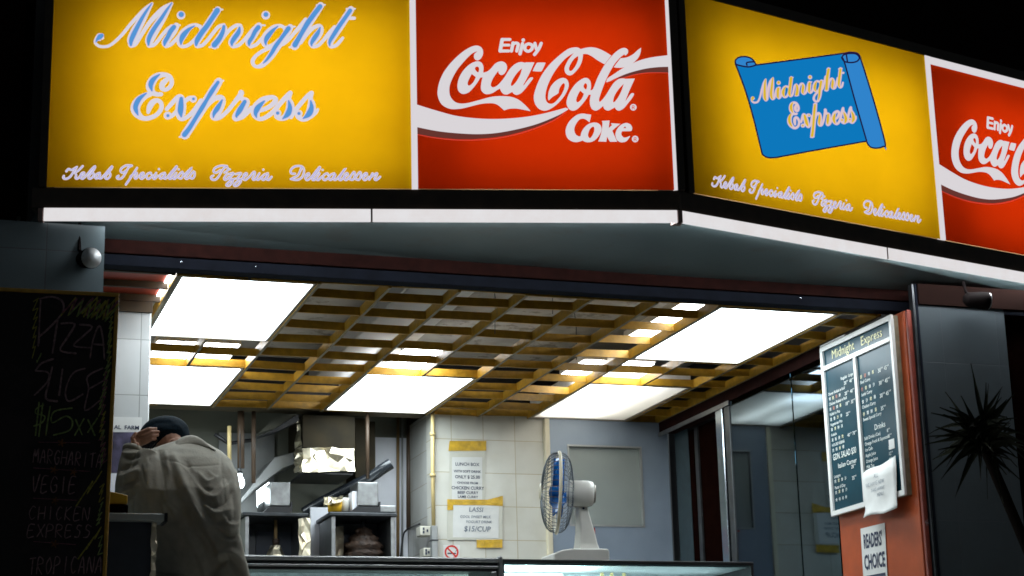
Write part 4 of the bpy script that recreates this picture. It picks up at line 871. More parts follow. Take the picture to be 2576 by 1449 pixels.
# ------------------------------------------------------------------ kitchen behind
YG_ = 11.3
tag(MB().box(.5, xc+.1, YK, YK+.1, GROUND, 2.8).build('kitchen_wall', 'kwall'), 'grubby grey kitchen back wall behind the grills', 'wall')
wl, wr = aty(940, 1200, YK-.02).x, aty(1024, 1200, YK-.02).x
q = MB(); q.box(wl, xc-.004, YK-.03, YK-.002, GROUND, 2.26); tag(q.build('wall_panel', 'kwall2'), 'pale white wall panel behind the pipes at the kitchen corner', 'wall panel')
q = MB(); q.box(aty(781, 1340, YG_+.35).x, aty(829, 1340, YG_+.35).x, YG_+.35, YG_+.37, GROUND, aty(800, 1276, YG_+.35).z); tag(q.build('lilac_partition', 'kwall2'), 'pale lilac panel standing between the two grills', 'wall panel')
q = MB(); q.box(.5, xc+.1, YB+.16, YK-.001, 2.42, 2.5); structure(q.build('kitchen_ceiling', 'kceil'))
q = MB(); q.box(.5, xc, YB+.15, YB+.28, 2.33, 2.419); tag(q.build('kitchen_beam', 'kceil'), 'beige beam between the grille ceiling and the kitchen', 'beam')
def pipe(pts, r, m, name, label, cat='pipe', grp=None, nn=10):
    q = MB(); q.tube(pts, r, nn); return tag(q.build(name, m), label, cat, grp)
pipe([aty(1001, 1050, YK-.06), aty(1001, 1400, YK-.06)], .010, 'pipe_brown', 'brown_pipe', 'thin brown pipe down the white wall panel')
pipe([aty(1012, 1050, YK-.06), aty(1012, 1400, YK-.06)], .006, 'greysheet', 'grey_pipe', 'very thin grey pipe between the two brown pipes')
p = pipe([aty(1028, 1045, YK-.08), aty(1028, 1332, YK-.08)], .015, 'pipe_dark', 'dark_pipe', 'dark brown pipe near the kitchen corner, ending above the counter')
pipe(crom([tuple(v) for v in (aty(1056, 1318, YB+.1), aty(1040, 1324, YK-.2), aty(1022, 1334, YK-.1), aty(1014, 1350, YK-.08), aty(1008, 1400, YK-.08))], 6), .006, 'black', 'power_cable', 'black cable looping from the socket down behind the grill', 'cable')
# hood with foil skirt
YH = 11.45
hd = thing('extractor_hood', 'greasy extractor hood with a crumpled foil skirt above the grills', 'extractor hood', aty(828, 1190, YH+.2))
q = MB(); pbox(q, (762, 1046), (893, 1128), YH+.03, .45); q.build('body', 'duct', hd)
q = MB(); pbox(q, (894, 1052), (925, 1202), YH+.22, .26); pbox(q, (918, 1060), (944, 1196), YH+.3, .2); q.build('side_duct', 'duct', hd)
q = MB(); pbox(q, (764, 1186), (888, 1193), YH+.02, .4); q.build('underside', 'black', hd)
def foil_sheet(q, c00, c10, c11, c01, nu, nv, amp, seed, nrm):
    rnd = random.Random(seed); c = [Vector(v) for v in (c00, c10, c11, c01)]; nrm = Vector(nrm); vs = []
    for j in range(nv+1):
        for i in range(nu+1):
            u, v = i/nu, j/nv
            p = (c[0]*(1-u)+c[1]*u)*(1-v)+(c[3]*(1-u)+c[2]*u)*v
            e = .35 if i in (0, nu) or j in (0, nv) else 1
            vs.append(p+nrm*rnd.uniform(-amp, amp)*e+Vector((rnd.uniform(-1, 1), 0, rnd.uniform(-1, 1)))*amp*(1.1 if e == 1 else .3))
    fs = []
    for j in range(nv):
        for i in range(nu):
            a = j*(nu+1)+i; b_ = a+1; d = a+nu+1; e = d+1
            fs += [(a, b_, e), (a, e, d)] if rnd.random() < .5 else [(a, b_, d), (b_, e, d)]
    return q.add(vs, fs)
q = MB(); foil_sheet(q, aty(761, 1186, YH), aty(892, 1186, YH), aty(891, 1126, YH+.02), aty(761, 1128, YH+.02), 7, 4, .02, 3, (0, 1, .2)); q.build('foil_skirt', 'foil', hd)
q = MB(); foil_sheet(q, aty(739, 1191, YH+.2), aty(761, 1187, YH), aty(760, 1120, YH+.01), aty(742, 1128, YH+.2), 4, 7, .013, 5, (1, .3, 0)); q.build('foil_side', 'foil', hd)
q = MB(); foil_sheet(q, aty(741, 1128, YH+.2), aty(760, 1119, YH+.01), aty(755, 1056, YH+.1), aty(750, 1056, YH+.12), 3, 5, .012, 8, (1, .3, 0)); q.build('foil_tail', 'foil', hd)
# sloping duct and beams on the left
q = MB(); q.prism([aty(600, 1262, 11.75), aty(690, 1150, 11.75), aty(740, 1137, 11.75), aty(740, 1168, 11.75), aty(712, 1178, 11.75), aty(640, 1232, 11.75), aty(600, 1275, 11.75)], (0, .3, 0)); tag(q.build('sloping_duct', 'greysheet', None, .006), 'pale grey duct sloping up behind the foil skirted hood', 'duct')
q = MB(); q.prism([aty(650, 1089, 11.6), aty(700, 1045, 11.6), aty(747, 1040, 11.6), aty(690, 1078, 11.6)], (0, .12, 0)); tag(q.build('pale_beam', 'kwall'), 'pale slanted beam under the kitchen ceiling left of the hood', 'beam')
q = MB(); q.prism([aty(652, 1097, 11.45), aty(690, 1080, 11.45), aty(750, 1041, 11.45), aty(752, 1058, 11.45), aty(700, 1084, 11.45)], (0, .1, 0)); tag(q.build('dark_rail', 'black'), 'black rail under the pale slanted beam', 'rail')
for (a, b, r, m, nm, lb) in (((577, 1072), (577, 1162), .013, 'pipe_cream', 'cream_post', 'cream upright pipe just right of the dark beanie'), ((606, 1035), (606, 1178), .022, 'pipe_dark', 'dark_post', 'dark hanging post above the bare bulb'), ((638, 1035), (638, 1215), .014, 'pipe_dark', 'dark_rod', 'thin dark rod hanging beside the sloping duct')):
    pipe([aty(*a, 11.5), aty(*b, 11.5)], r, m, nm, lb)
pipe([aty(540, 1092, 11.6), aty(575, 1116, 11.6), aty(640, 1106, 11.6)], .012, 'black', 'hose', 'black hose sagging across the kitchen wall', 'hose')
for x0, x1, y0, y1, m, nm, lb in ((550, 690, 1090, 1300, 'greysheet', 'grey_cladding', 'grey metal cladding on the kitchen wall behind the bulb'), (700, 790, 1060, 1300, 'kwall', 'pale_cladding', 'pale cladding sheet on the wall behind the hood')):
    q = MB(); pbox(q, (x0, y0), (x1, y1), YK-.03, .028); tag(q.build(nm, m), lb, 'cladding')
t = thing('bare_bulb', 'glowing bare bulb hanging behind the person', 'light bulb', aty(604, 1190, 11.35))
q = MB(); c = aty(603, 1212, 11.35); q.lathe(c, (0, 0, 1), [(-.04, .004), (-.036, .02), (-.015, .031), (.01, .027), (.035, .015), (.05, .013)], 16); q.build('bulb', 'lampwhite', t)
q = MB(); q.lathe(c, (0, 0, 1), [(.05, .015), (.08, .015), (.085, .004), (.3, .003)], 12); q.build('cap', 'dsteel', t)
t = thing('glare_panel', 'added white glowing panel for the reflection on the left grill motor box side', 'lamp', aty(660, 1270, 11.5))
q = MB(); q.prism([aty(645, 1236, 11.5), aty(676, 1213, 11.56), aty(673, 1258, 11.56), aty(647, 1276, 11.5)], (.006, .012, 0)); q.build('glare_face', 'lampwhite', t)  # glowing panel stands for the reflection on the steel motor box side
q = MB(); q.prism([aty(648, 1270, 11.49), aty(673, 1254, 11.55), aty(673, 1292, 11.55), aty(647, 1292, 11.49)], (.004, .02, 0)); q.build('bracket', 'steel', t)
# doner grills
YG = 11.3
def grill(px, w, label, meat):
    """px: left edge, w: width in picture units at the grill front"""
    X = lambda f_: px+w*f_
    t = thing('kebab_grill', label, 'kebab grill', aty(X(.5), 1440, YG+.2), 'upright kebab grills on the kitchen counter')
    q = MB(); pbox(q, (X(0), 1289), (X(1), 1298), YG-.03, .5); q.build('top_plate', 'dsteel', t, .004)
    q = MB(); pbox(q, (X(.03), 1299), (X(.97), 1440), YG+.34, .05); bp_ = q.build('back_panel', 'dsteel', t)
    q = MB(); pbox(q, (X(.20), 1338), (X(.74), 1440), YG+.325, .012); q.build('burner_panel', 'shelfdark', bp_)
    for a, e in ((.03, .09), (.91, .97)):
        q = MB(); pbox(q, (X(a), 1299), (X(e), 1440), YG-.01, .345); q.build('side_panel', 'steel', t, .003)
    if not meat:
      q = MB(); foil_sheet(q, aty(X(.85), 1440, YG-.03), aty(X(1.02), 1440, YG-.05), aty(X(1.03), 1302, YG-.05), aty(X(.85), 1306, YG-.03), 3, 7, .012, 11, (.3, -1, 0)); q.build('foil_guard', 'foil', t)
    q = MB(); pbox(q, (X(.42), 1213), (X(.72), 1272), YG+.02, .22); mx_ = q.build('motor_box', 'steel', t, .004)
    q = MB(); q.prism([aty(X(.30), 1289, YG), aty(X(.41), 1274, YG), aty(X(.73), 1274, YG), aty(X(.74), 1262, YG), aty(X(.755), 1262, YG), aty(X(.75), 1289, YG)], (0, .2, 0)); q.build('motor_bracket', 'black', mx_)
    a, b = aty(X(.5), 1290, YG+.15), aty(X(.5), 1440, YG+.15)
    q = MB(); q.tube([a, b], .011, 10); q.build('spit', 'dsteel' if meat else 'pipe_brown', t)
    if meat:
        q = MB(); c = aty(X(.5), 1394, YG+.15); rnd = random.Random(4); pr = []
        for k in range(22): zz = .16-k*.0165; pr.append((zz, (.03+.085*min(1, k/6.))*(1+.16*math.sin(k*2.1)+rnd.uniform(-.05, .05))))
        q.lathe(c, (0, 0, 1), pr, 22)
        q.v = [tuple(Vector(v)+Vector((rnd.uniform(-1, 1), rnd.uniform(-1, 1), rnd.uniform(-1, 1)))*.009) for v in q.v]; q.build('doner_meat', 'meat', t)
    else:
        q = MB(); c = aty(X(.5), 1400, YG+.15); q.lathe(c, (0, 0, 1), [(-.08, .075), (0, .058), (.045, .035), (.065, .03), (.068, .005)], 12); rnd = random.Random(2)
        q.v = [tuple(Vector(v)+Vector((rnd.uniform(-1, 1), rnd.uniform(-1, 1), rnd.uniform(-1, 1)))*.006) for v in q.v]; q.sm = [False]*len(q.sm); q.build('foil_cone', 'foil', t)
        q = MB(); q.lathe(c, (0, 0, 1), [(.07, .02), (.105, .022), (.11, .01)], 12); q.build('collar', 'meat', t)
    return t
grill(611, 165, 'empty kebab grill with a bare spit and a foil cone, nearest the person', False)
g2 = grill(829, 170, 'kebab grill with stacked doner meat on its spit, on the right', True)
q = MB(); foil_sheet(q, aty(838, 1440, YG+.02), aty(863, 1440, YG+.1), aty(865, 1322, YG+.12), aty(838, 1326, YG+.02), 3, 8, .008, 21, (1, .4, 0)); q.build('foil_guard', 'foil', g2)
q = MB(); pbox(q, (955, 1271), (997, 1289), YG+.1, .2); tag(q.build('metal_box', 'steel', None, .006), 'low steel box on top of the right kebab grill', 'box')
q = MB(); pbox(q, (886, 1236), (905, 1288), YG+.05, .1); tag(q.build('lilac_motor_side', 'kwall2', None, .004), 'pale lilac block added for the left side of the right grill motor box', 'motor box')  # pale block stands for the motor box's own left side
q = MB(); c = aty(867, 1288, YG+.12); q.lathe(c, (0, 0, 1), [(0, .03), (.07, .033), (.085, .033), (.086, .01)], 16); tag(q.build('white_tub', 'plastic'), 'white tub on top of the right kebab grill', 'tub')
t = thing('yellow_tub', 'yellow green tub capped with foil on the right grill', 'tub', aty(842, 1289, YG+.08))
q = MB(); c = aty(842, 1288, YG+.08); q.lathe(c, (0, 0, 1), [(0, .042), (.065, .046), (.066, .02)], 16); q.build('tub', 'yellowbox', t)
q = MB(); foil_sheet(q, aty(813, 1271, YG), aty(862, 1264, YG), aty(864, 1249, YG+.1), aty(815, 1250, YG+.1), 6, 3, .014, 6, (0, .5, 1)); q.build('foil_cap', 'foil', t)
hose = crom([tuple(v) for v in (aty(984, 1166, 11.4), aty(962, 1180, 11.42), aty(930, 1202, 11.48), aty(870, 1232, 11.6), aty(800, 1268, 11.75), aty(765, 1290, 11.8))], 6)
t = thing('exhaust_pipe', 'shiny black exhaust pipe rising diagonally to the right above the grills', 'pipe', aty(870, 1232, 11.6))
q = MB(); q.tube(hose, .035, 14); q.build('tube', 'pipeblack', t)
q = MB(); p = aty(925, 1204, 11.45); q.tube([p, p+Vector((.0, 0, .5))], .012, 8); q.build('hanger', 'pipe_dark', t)
t = thing('orange_bottle', 'small orange and yellow bottle against the lilac panel', 'bottle', aty(806, 1400, 11.7))
q = MB(); c = aty(805, 1380, 11.7); q.lathe(c, (0, 0, 1), [(-.06, .018), (-.005, .018), (.0, .012)], 12); q.build('base', 'yellowbox', t)
q = MB(); q.lathe(c, (0, 0, 1), [(.0, .012), (.07, .011), (.075, .006), (.085, .006)], 12); q.build('neck', 'orange', t)
tag(MB().box(.9, xc-.01, YG-.12, YK-.065, aty(800, 1441, YG).z-.05, aty(800, 1441, YG).z).build('kitchen_counter', 'steel', None, .006), 'steel kitchen worktop carrying the two kebab grills', 'worktop')

# ------------------------------------------------------------------ display counters
YD = 8.62
def zy(px, py, y): return aty(px, py, y).z
xa, xb_ = aty(560, 1410, YD).x, aty(1257, 1410, YD).x
z1 = zy(930, 1401, YD)
dc = thing('display_case', 'taller glass display case with a dark steel top rail behind the person', 'display case', ((xa+xb_)/2, YD+.2, GROUND), 'glass display cases on the counter')
q = MB(); q.box(xa, xb_, YD-.02, YD+.5, z1-.022, z1); q.build('top_plate', 'steel', dc, .006)
q = MB(); q.box(xa, xb_, YD+.0, YD+.02, z1-.036, z1-.0225); q.build('rail_groove', 'dsteel', dc)
q = MB(); q.box(xa, xb_, YD-.012, YD+.02, z1-.05, z1-.0365); q.build('rail', 'steel', dc, .004)
q = MB(); q.box(xa, xb_, YD-.004, YD+.02, z1-.062, z1-.0505); q.build('lower_rail', 'black', dc)
q = MB(); q.box(xa+.02, xb_-.05, YD+.002, YD+.008, z1-.55, z1-.063); q.build('front_glass', 'glass', dc)
q = MB(); q.box(xb_-.012, xb_+.008, YD-.025, YD+.48, z1-.9, z1+.008); q.box(xb_-.048, xb_-.014, YD-.004, YD+.03, z1-.9, z1-.063); q.build('end_frame', 'steel', dc, .004)
q = MB(); q.box(xa, xb_-.02, YD, YD+.5, GROUND, z1-.56); q.build('base', 'dsteel', dc)
q = MB(); q.box(xb_-.28, xb_-.10, YD+.2, YD+.22, z1-.4, z1-.075); q.build('white_card', 'paper', dc)
xe, xf = aty(1264, 1411, YD-.02).x, aty(1896, 1415, YD-.02).x
z2 = zy(1560, 1409.5, YD-.02)
dk = thing('display_case', 'lower glass display case with added tubes lighting its white inside below the fan', 'display case', ((xe+xf)/2, YD+.2, GROUND), 'glass display cases on the counter')
q = MB(); q.box(xe, xf, YD-.02, YD+.5, z2-.018, z2); q.build('top_frame', 'black', dk, .003)
q = MB(); q.box(xe+.012, xf-.018, YD+.008, YD+.41, z2-.024, z2-.0185); q.build('added_white_lining', 'glassin', dk)  # white underside added so the glass shows bright
q = MB(); q.box(xf-.016, xf, YD-.018, YD+.48, z2-.9, z2-.0185); q.build('corner_post', 'black', dk, .003)
q = MB(); q.box(xe, xe+.01, YD-.018, YD+.48, z2-.9, z2-.0185); q.build('corner_post', 'black', dk, .003)
q = MB(); q.hexa([(xe+.011, YD-.012, z2-.019), (xf-.017, YD-.012, z2-.019), (xf-.017, YD-.05, z2-.5), (xe+.011, YD-.05, z2-.5)], (0, .004, 0)); q.build('front_glass', 'glass', dk)
q = MB(); q.box(xe+.011, xf-.017, YD-.006, YD+.006, z2-.026, z2-.0185); q.build('steel_trim', 'chrome', dk)
q = MB(); q.box(xe+.02, xf-.02, YD+.42, YD+.46, z2-.6, z2-.02); q.build('back_lining', 'glassin', dk)  # white board added inside to catch the tube light
q = MB(); q.box(xe+.02, xe+.42, YD+.30, YD+.33, z2-.30, z2-.03); q.build('added_white_board', 'boxwhite', dk)  # white board added behind the glass to brighten its left part
q = MB(); q.tube([(xe+.05, YD+.14, z2-.11), (xe+(xf-xe)*.36, YD+.14, z2-.11)], .014, 8); q.build('added_tube', 'added_disptube', dk)  # tube added below the view, brightens the glass in place of a reflection
q = MB(); q.tube([(xe+(xf-xe)*.45, YD+.2, z2-.13), (xf-.08, YD+.2, z2-.13)], .008, 8); q.build('added_tube', 'batten', dk)  # second added tube, brightens the right part of the case
q = MB()
for k in (0.46, .50, .55): q.box(xe+(xf-xe)*k, xe+(xf-xe)*k+.012, YD+.25, YD+.27, z2-.5, z2-.03)
q.build('shelf_upright', 'pipe_cream', dk)
q = MB(); q.box(xe, xf, YD-.04, YD+.5, GROUND, z2-.51); q.build('base', 'dsteel', dk)

# ------------------------------------------------------------------ fan
YF = YD+.22
pf = aty(1446, 1408, YF); zf = z2+.001
fan = thing('table_fan', 'white table fan with a blue blade standing on the display case', 'fan', (pf.x, YF, zf))
k = YF/FPX*1.03                                # metres per picture unit at the fan
def fp(px, py, dy=0.): v = aty(px, py, YF); return Vector((v.x, YF+dy, zf if py > 1404 else v.z))
q = MB(); q.prism([fp(1375, 1405), fp(1377, 1398), fp(1400, 1389), fp(1420, 1386), fp(1512, 1386), fp(1516, 1392), fp(1516, 1405)], (0, .2, 0)); q.v = [(v[0], v[1]-.1, v[2]) for v in q.v]; q.build('base', 'plastic', fan, .012)
q = MB(); ps_ = []
for px0, px1, py, dd in ((1449, 1502, 1388, .055), (1451, 1496, 1370, .048), (1453, 1490, 1340, .042), (1452, 1482, 1310, .036), (1451, 1474, 1278, .032), (1452, 1472, 1270, .02)):
    a, b = fp(px0, py), fp(px1, py); ps_.append([(a.x, YF-dd, a.z), (b.x, YF-dd, b.z), (b.x, YF+dd, b.z), (a.x, YF+dd, a.z)])
q.add([v for r_ in ps_ for v in r_], [(i*4+j, i*4+(j+1) % 4, (i+1)*4+(j+1) % 4, (i+1)*4+j) for i in range(5) for j in range(4)]+[(20, 21, 22, 23)]); q.build('neck', 'plastic', fan, .008)
q = MB(); a = fp(1462, 1281, -.036); q.tube([a, a+Vector((0, .072, 0))], .006, 10); q.build('pivot', 'ink', fan)
hc = fp(1403, 1239); ax = Vector((-.955, .26, .06)).normalized()
q = MB(); q.lathe(hc, -ax, [(.045, .02), (.05, .055), (.06, .064), (.15, .066), (.175, .06), (.185, .04), (.187, .01)], 24); mh_ = q.build('motor_housing', 'plastic', fan)
q = MB(); q.lathe(hc-ax*.178, -ax, [(0, .05), (.012, .045), (.014, .02)], 20); q.build('motor_cap', 'lframe', mh_)
q = MB(); q.prism([fp(1430, 1268), fp(1476, 1268), fp(1470, 1276), fp(1436, 1274)], (0, .05, 0)); q.v = [(v[0], v[1]-.025, v[2]) for v in q.v]; q.build('tilt_joint', 'lframe', fan)
RF = 105*k
uu = ax.cross(Vector((0, 1, 0))).normalized(); ww = ax.cross(uu).normalized()
def rp(d, r, an): return hc+ax*d+(uu*math.cos(an)+ww*math.sin(an))*r
q = MB(); q.tube([rp(0, RF, 2*math.pi*i/48) for i in range(48)], .0085, 8, closed=True); q.build('rim', 'cream', fan)
q = MB()
for i in range(44):
    an = 2*math.pi*i/44
    q.tube([rp(.086*math.cos(t_)**.7, RF*math.sin(t_)+.0, an) for t_ in [R(12+i_*13) for i_ in range(7)]], .0017, 5, False)
    q.tube([rp(-.080*math.cos(t_)**.7, RF*math.sin(t_), an) for t_ in [R(18+i_*12) for i_ in range(7)]], .0014, 5, False)
for d_, r_ in ((.071, RF*.62), (-.067, RF*.62), (.045, RF*.9), (-.042, RF*.9)): q.tube([rp(d_, r_, 2*math.pi*i/36) for i in range(36)], .0018, 5, closed=True)
wg_ = q.build('wire_guard', 'wire', fan)
q = MB(); q.lathe(hc+ax*.074, ax, [(0, .02), (.0, .048), (.012, .045), (.02, .03), (.022, .006)], 24); q.build('front_badge', 'cream', wg_)
for i in range(3):
    q = MB(); a0 = R(52+120*i); vs = []
    for j in range(7):
        r_ = .03+(RF*.86-.03)*j/6; w_ = .24+.52*math.sin(math.pi*min(1, j/6*.8+.15))
        for e in range(5):
            an = a0+w_*(e/4-.5)*1.5; vs.append(rp(.028-.06*(e/4), r_, an))
    q.add(vs, [(j*5+e, j*5+e+1, (j+1)*5+e+1, (j+1)*5+e) for j in range(6) for e in range(4)], True)
    o = q.build('blade', 'fanblue', fan); s_ = o.modifiers.new('thick', 'SOLIDIFY'); s_.thickness = .002
q = MB(); q.lathe(hc, ax, [(-.03, .03), (.04, .028), (.045, .01)], 16); q.build('hub', 'fanblue', fan)

# ------------------------------------------------------------------ spotlights
def spot(c, d, label):
    t = thing('spotlight', label, 'spotlight', c, 'small black spotlights under the canopy'); d = Vector(d).normalized(); c = Vector(c)
    q = MB(); q.lathe(c, -d, [(0, .046), (.03, .044), (.07, .04), (.11, .035), (.125, .02), (.128, .005)], 22); q.build('body', 'spotbody', t)
    q = MB(); q.lathe(c, d, [(-.025, .006), (-.02, .02), (-.006, .038), (.004, .044), (.006, .044)], 22)
    q.build('reflector', 'spotglass', t)
    q = MB(); b = c-d*.06; q.tube([b, b+Vector((-.03, .04, .05)), (b.x-.03, b.y+.06, SOF+.01)], .008, 8); q.build('bracket', 'spotbody', t)
c = aty(229, 649, 7.92); spot(c, (.2, -1, -.2), 'black spotlight with a silver reflector on the left pier above the chalkboard')
c = aty(2484, 757, 7.98); spot(c, (1, -.12, -.05), 'black spotlight mostly out of view at the right edge under the canopy')

# ------------------------------------------------------------------ chalkboard
YC = 7.25
def kI(x, y): return ((110+x/2.5886)/D, (1080+y/2.5886)/D)
def kJ(x, y): return ((110+x/2.5886)/D, (1600+y/2.5886)/D)
bl = [aty(-20, 720, YC), aty(299, 739, YC), aty(268, 1449, YC)]
bn = (bl[1]-bl[0]).cross(bl[2]-bl[1]); bn.normalize()
if bn.y > 0: bn = -bn
def mpC(x, y, lf=0.): return atp(x, y, bl[1]+bn*lf, bn)
cbd = thing('chalkboard', 'tall black chalkboard menu in a worn yellow frame listing pizza slice prices', 'chalkboard', (bl[1].x-.2, YC, GROUND))
zl = 1980
corn = [mpC(-20, 722), mpC(300, 738), mpC(243, zl), mpC(-60, zl)]
q = MB(); q.hexa([mpC(-16, 726, -.004), mpC(296, 742, -.004), mpC(241, zl-8, -.004), mpC(-56, zl-8, -.004)], -bn*.02); q.build('board', 'cboard', cbd)
q = MB(); fwid = 10.5
q.hexa([mpC(-21, 721), mpC(301, 736.5), mpC(300.4, 746.5), mpC(-21, 731)], -bn*.032)
q.hexa([mpC(290, 746.8), mpC(300.4, 746.8), mpC(243, zl), mpC(233, zl)], -bn*.032)
q.hexa([mpC(-21, 731.5), mpC(-11, 732), mpC(-50, zl), mpC(-60, zl)], -bn*.032); q.hexa([mpC(-49, zl-12), mpC(232, zl-12), mpC(232, zl), mpC(-49, zl)], -bn*.032)
q.build('frame', 'cframe', cbd, .004)
def chalk(q, f, lines, w, lift=.0): 
    for s in lines: stroke(q, [(*f(*p), w*random.uniform(.75, 1.2)) for p in s], lambda x, y, lf=0.: mpC(x, y, lf-.004), lift=.002, n=4, cap=3)
q = MB(); LIFT[0] = 0
P_I = [[(110,120),(100,300),(92,500),(85,560)],[(100,105),(220,85),(320,130),(325,230),(230,350),(95,475)],[(275,310),(250,470),(225,630)],[(310,345),(440,350),(370,480),(300,605),(450,635)],[(490,355),(610,375),(520,470),(430,560),(590,580)],[(590,680),(620,500),(680,365),(715,500),(728,690)],[(608,545),(722,552)],
 [(230,690),(120,730),(60,800)],[(60,805),(180,820),(175,910),(50,1040)],[(222,770),(190,920),(160,1070),(270,1100)],[(322,790),(305,920),(290,1040)],[(540,780),(440,815),(380,900),(350,1030),(390,1100),(520,1030)],[(712,778),(565,860),(575,985),(540,1190),(700,1080)],[(580,980),(735,890)]]
chalk(q, kI, P_I, 5.)
q.cur = 1
chalk(q, kI, [[(140,1135),(75,1165),(62,1215),(150,1245),(120,1310),(45,1340)],[(95,1110),(60,1430)],[(130,1120),(92,1440)],[(202,1150),(180,1290),(160,1430)],[(415,1165),(240,1200),(220,1310),(350,1245),(418,1290),(390,1380),(235,1428)],[(450,1280),(512,1425)],[(530,1270),(440,1430)],[(570,1280),(635,1430)],[(660,1265),(568,1400)]], 3.8)
rnd = random.Random(12)
def zig(f, x0, y0, x1, y1, n_, h, ci, w=2.6):
    q.cur = ci; pts = []
    for i in range(n_+1):
        t_ = i/n_; pts.append((x0+(x1-x0)*t_+(h*.35 if i % 2 else -h*.25)+rnd.uniform(-8, 8), y0+(y1-y0)*t_+(-h if i % 2 else h)*.5+rnd.uniform(-9, 9)))
    for a, b in zip(pts, pts[1:]): chalk(q, f, [[a, b]], w)
zig(kI, 350, 180, 800, 210, 12, 170, 2, 3); zig(kI, 360, 170, 800, 200, 11, 150, 3, 4.5); zig(kI, 420, 190, 820, 250, 9, 150, 1, 3.4); zig(kI, 560, 160, 810, 240, 5, 170, 2, 3.4)
zig(kI, 800, 260, 770, 720, 16, 46, 2); zig(kI, 790, 300, 750, 760, 12, 40, 1); zig(kI, 760, 740, 690, 1200, 16, 90, 1); zig(kI, 740, 800, 700, 1440, 16, 60, 3); zig(kI, 720, 1200, 690, 1440, 8, 60, 2)
zig(kI, 60, 90, 40, 640, 12, 70, 2); zig(kI, 120, 640, 60, 720, 3, 50, 1); zig(kJ, 720, 40, 700, 380, 12, 60, 1); zig(kJ, 690, 100, 740, 360, 9, 70, 3)
zig(kJ, 690, 450, 500, 680, 4, 170, 2, 3); zig(kJ, 700, 560, 690, 720, 5, 70, 2); zig(kJ, 700, 730, 660, 960, 9, 60, 1); zig(kJ, 680, 1010, 520, 1200, 4, 170, 2, 3); zig(kJ, 690, 1050, 680, 1260, 5, 60, 1)
GL = {'A': [[(0,1),(.5,0),(1,1)],[(.2,.6),(.8,.6)]], 'R': [[(0,1),(0,0),(.8,.1),(.8,.4),(.05,.5),(.9,1)]], 'G': [[(.9,.15),(.4,0),(0,.5),(.4,1),(.9,.9),(.9,.55),(.5,.55)]], 'H': [[(0,0),(0,1)],[(1,0),(1,1)],[(0,.5),(1,.5)]], 'I': [[(.5,0),(.5,1)]], 'T': [[(0,.05),(1,0)],[(.5,0),(.5,1)]], 'M': [[(0,1),(.15,0),(.5,.6),(.85,0),(1,1)]],
 'V': [[(0,0),(.45,1),(1,-.1)]], 'E': [[(.9,0),(.1,.05),(0,1),(.9,.95)],[(.05,.5),(.7,.48)]], 'C': [[(.9,.1),(.4,0),(0,.5),(.4,1),(.9,.85)]], 'K': [[(.05,0),(0,1)],[(.9,0),(.05,.55),(.9,1)]], 'N': [[(0,1),(.05,0),(.9,1),(1,0)]], 'X': [[(0,0),(1,1)],[(1,0),(0,1)]], 'P': [[(0,1),(0,0),(.8,.08),(.8,.4),(.05,.55)]], 'S': [[(.95,.1),(.4,0),(.2,.3),(.8,.55),(.6,.95),(0,1)]], 'O': [[(.5,0),(0,.45),(.4,1),(.95,.6),(.5,0)]]}
def handword(w_, x0, y0, x1, y1, h, ci, wd):
    q.cur = ci; n_ = len(w_)
    for i, ch in enumerate(w_):
        lx = x0+(x1-x0)*i/n_; ly = y0+(y1-y0)*i/n_; cw = (x1-x0)/n_*.68
        for s in GL[ch]: chalk(q, kJ, [[(lx+p[0]*cw+rnd.uniform(-3, 3)+(1-p[1])*h*.12, ly+p[1]*h+rnd.uniform(-4, 4)) for p in s]], wd)
handword('MARGHARITA', 35, 215, 715, 270, 130, 0, 2.8); handword('VEGIE', 20, 480, 470, 490, 155, 0, 3.); handword('CHICKEN', -5, 775, 600, 785, 125, 0, 2.8); handword('EXPRESS', -20, 950, 620, 955, 120, 0, 2.8); handword('TROPICANA', -10, 1270, 720, 1260, 160, 0, 2.8)
q.cur = 3
for ln in ([[(90,150),(590,158)]], [[(40,400),(590,435)]], [[(40,695),(460,715)]], [[(40,1115),(450,1145)]]): chalk(q, kJ, ln, 1.8)
q.cur = 4
for cx_, cy_ in ((312, 158), (240, 420), (430, 440), (248, 720), (245, 1140)):
    for a in range(5): an = a*1.2566; chalk(q, kJ, [[(cx_, cy_), (cx_+34*math.cos(an), cy_+34*math.sin(an))]], 4.)
q.build('chalk_writing', ['ch_w', 'ch_g', 'ch_y', 'ch_p', 'ch_o'], cbd)

# ------------------------------------------------------------------ bar shelf, poster on the pillar
YS = 7.46
sl, sr_ = aty(225, 1298, YS).x, aty(414, 1298, YS).x
zs = zy(345, 1291, YS)
sh = thing('bar_shelf', 'grey elbow shelf beside the chalkboard that the person leans on', 'shelf', ((sl+sr_)/2, YS+.15, GROUND))
xk = aty(338, 1298, YS).x
q = MB(); q.box(sl, sr_, YS, YS+.12, zs-.028, zs); q.box(sl, xk, YS+.1205, YS+.62, zs-.028, zs); q.build('top', 'shelf', sh, .004)
q = MB(); q.box(sr_+.0005, sr_+.012, YS-.002, YS+.122, zs-.032, zs+.003); q.build('edge_strip', 'black', sh)
q = MB(); q.box(sl, aty(380, 1380, YS+.05).x, YS+.05, YS+.1, GROUND, zs-.0285); q.build('front_panel', 'shelfdark', sh)
q = MB(); foil_sheet(q, aty(378, 1449, YS+.04), aty(391, 1449, YS+.06), aty(396, 1312, YS+.06), aty(382, 1312, YS+.04), 2, 9, .008, 31, (1, -.5, 0)); tag(q.build('foil_strip', 'foil'), 'crumpled foil strip hanging under the end of the bar shelf', 'foil')
t = thing('yellow_box', 'yellow card tray on a dark stand lying on the bar shelf', 'tray', aty(300, 1290, YS+.08))
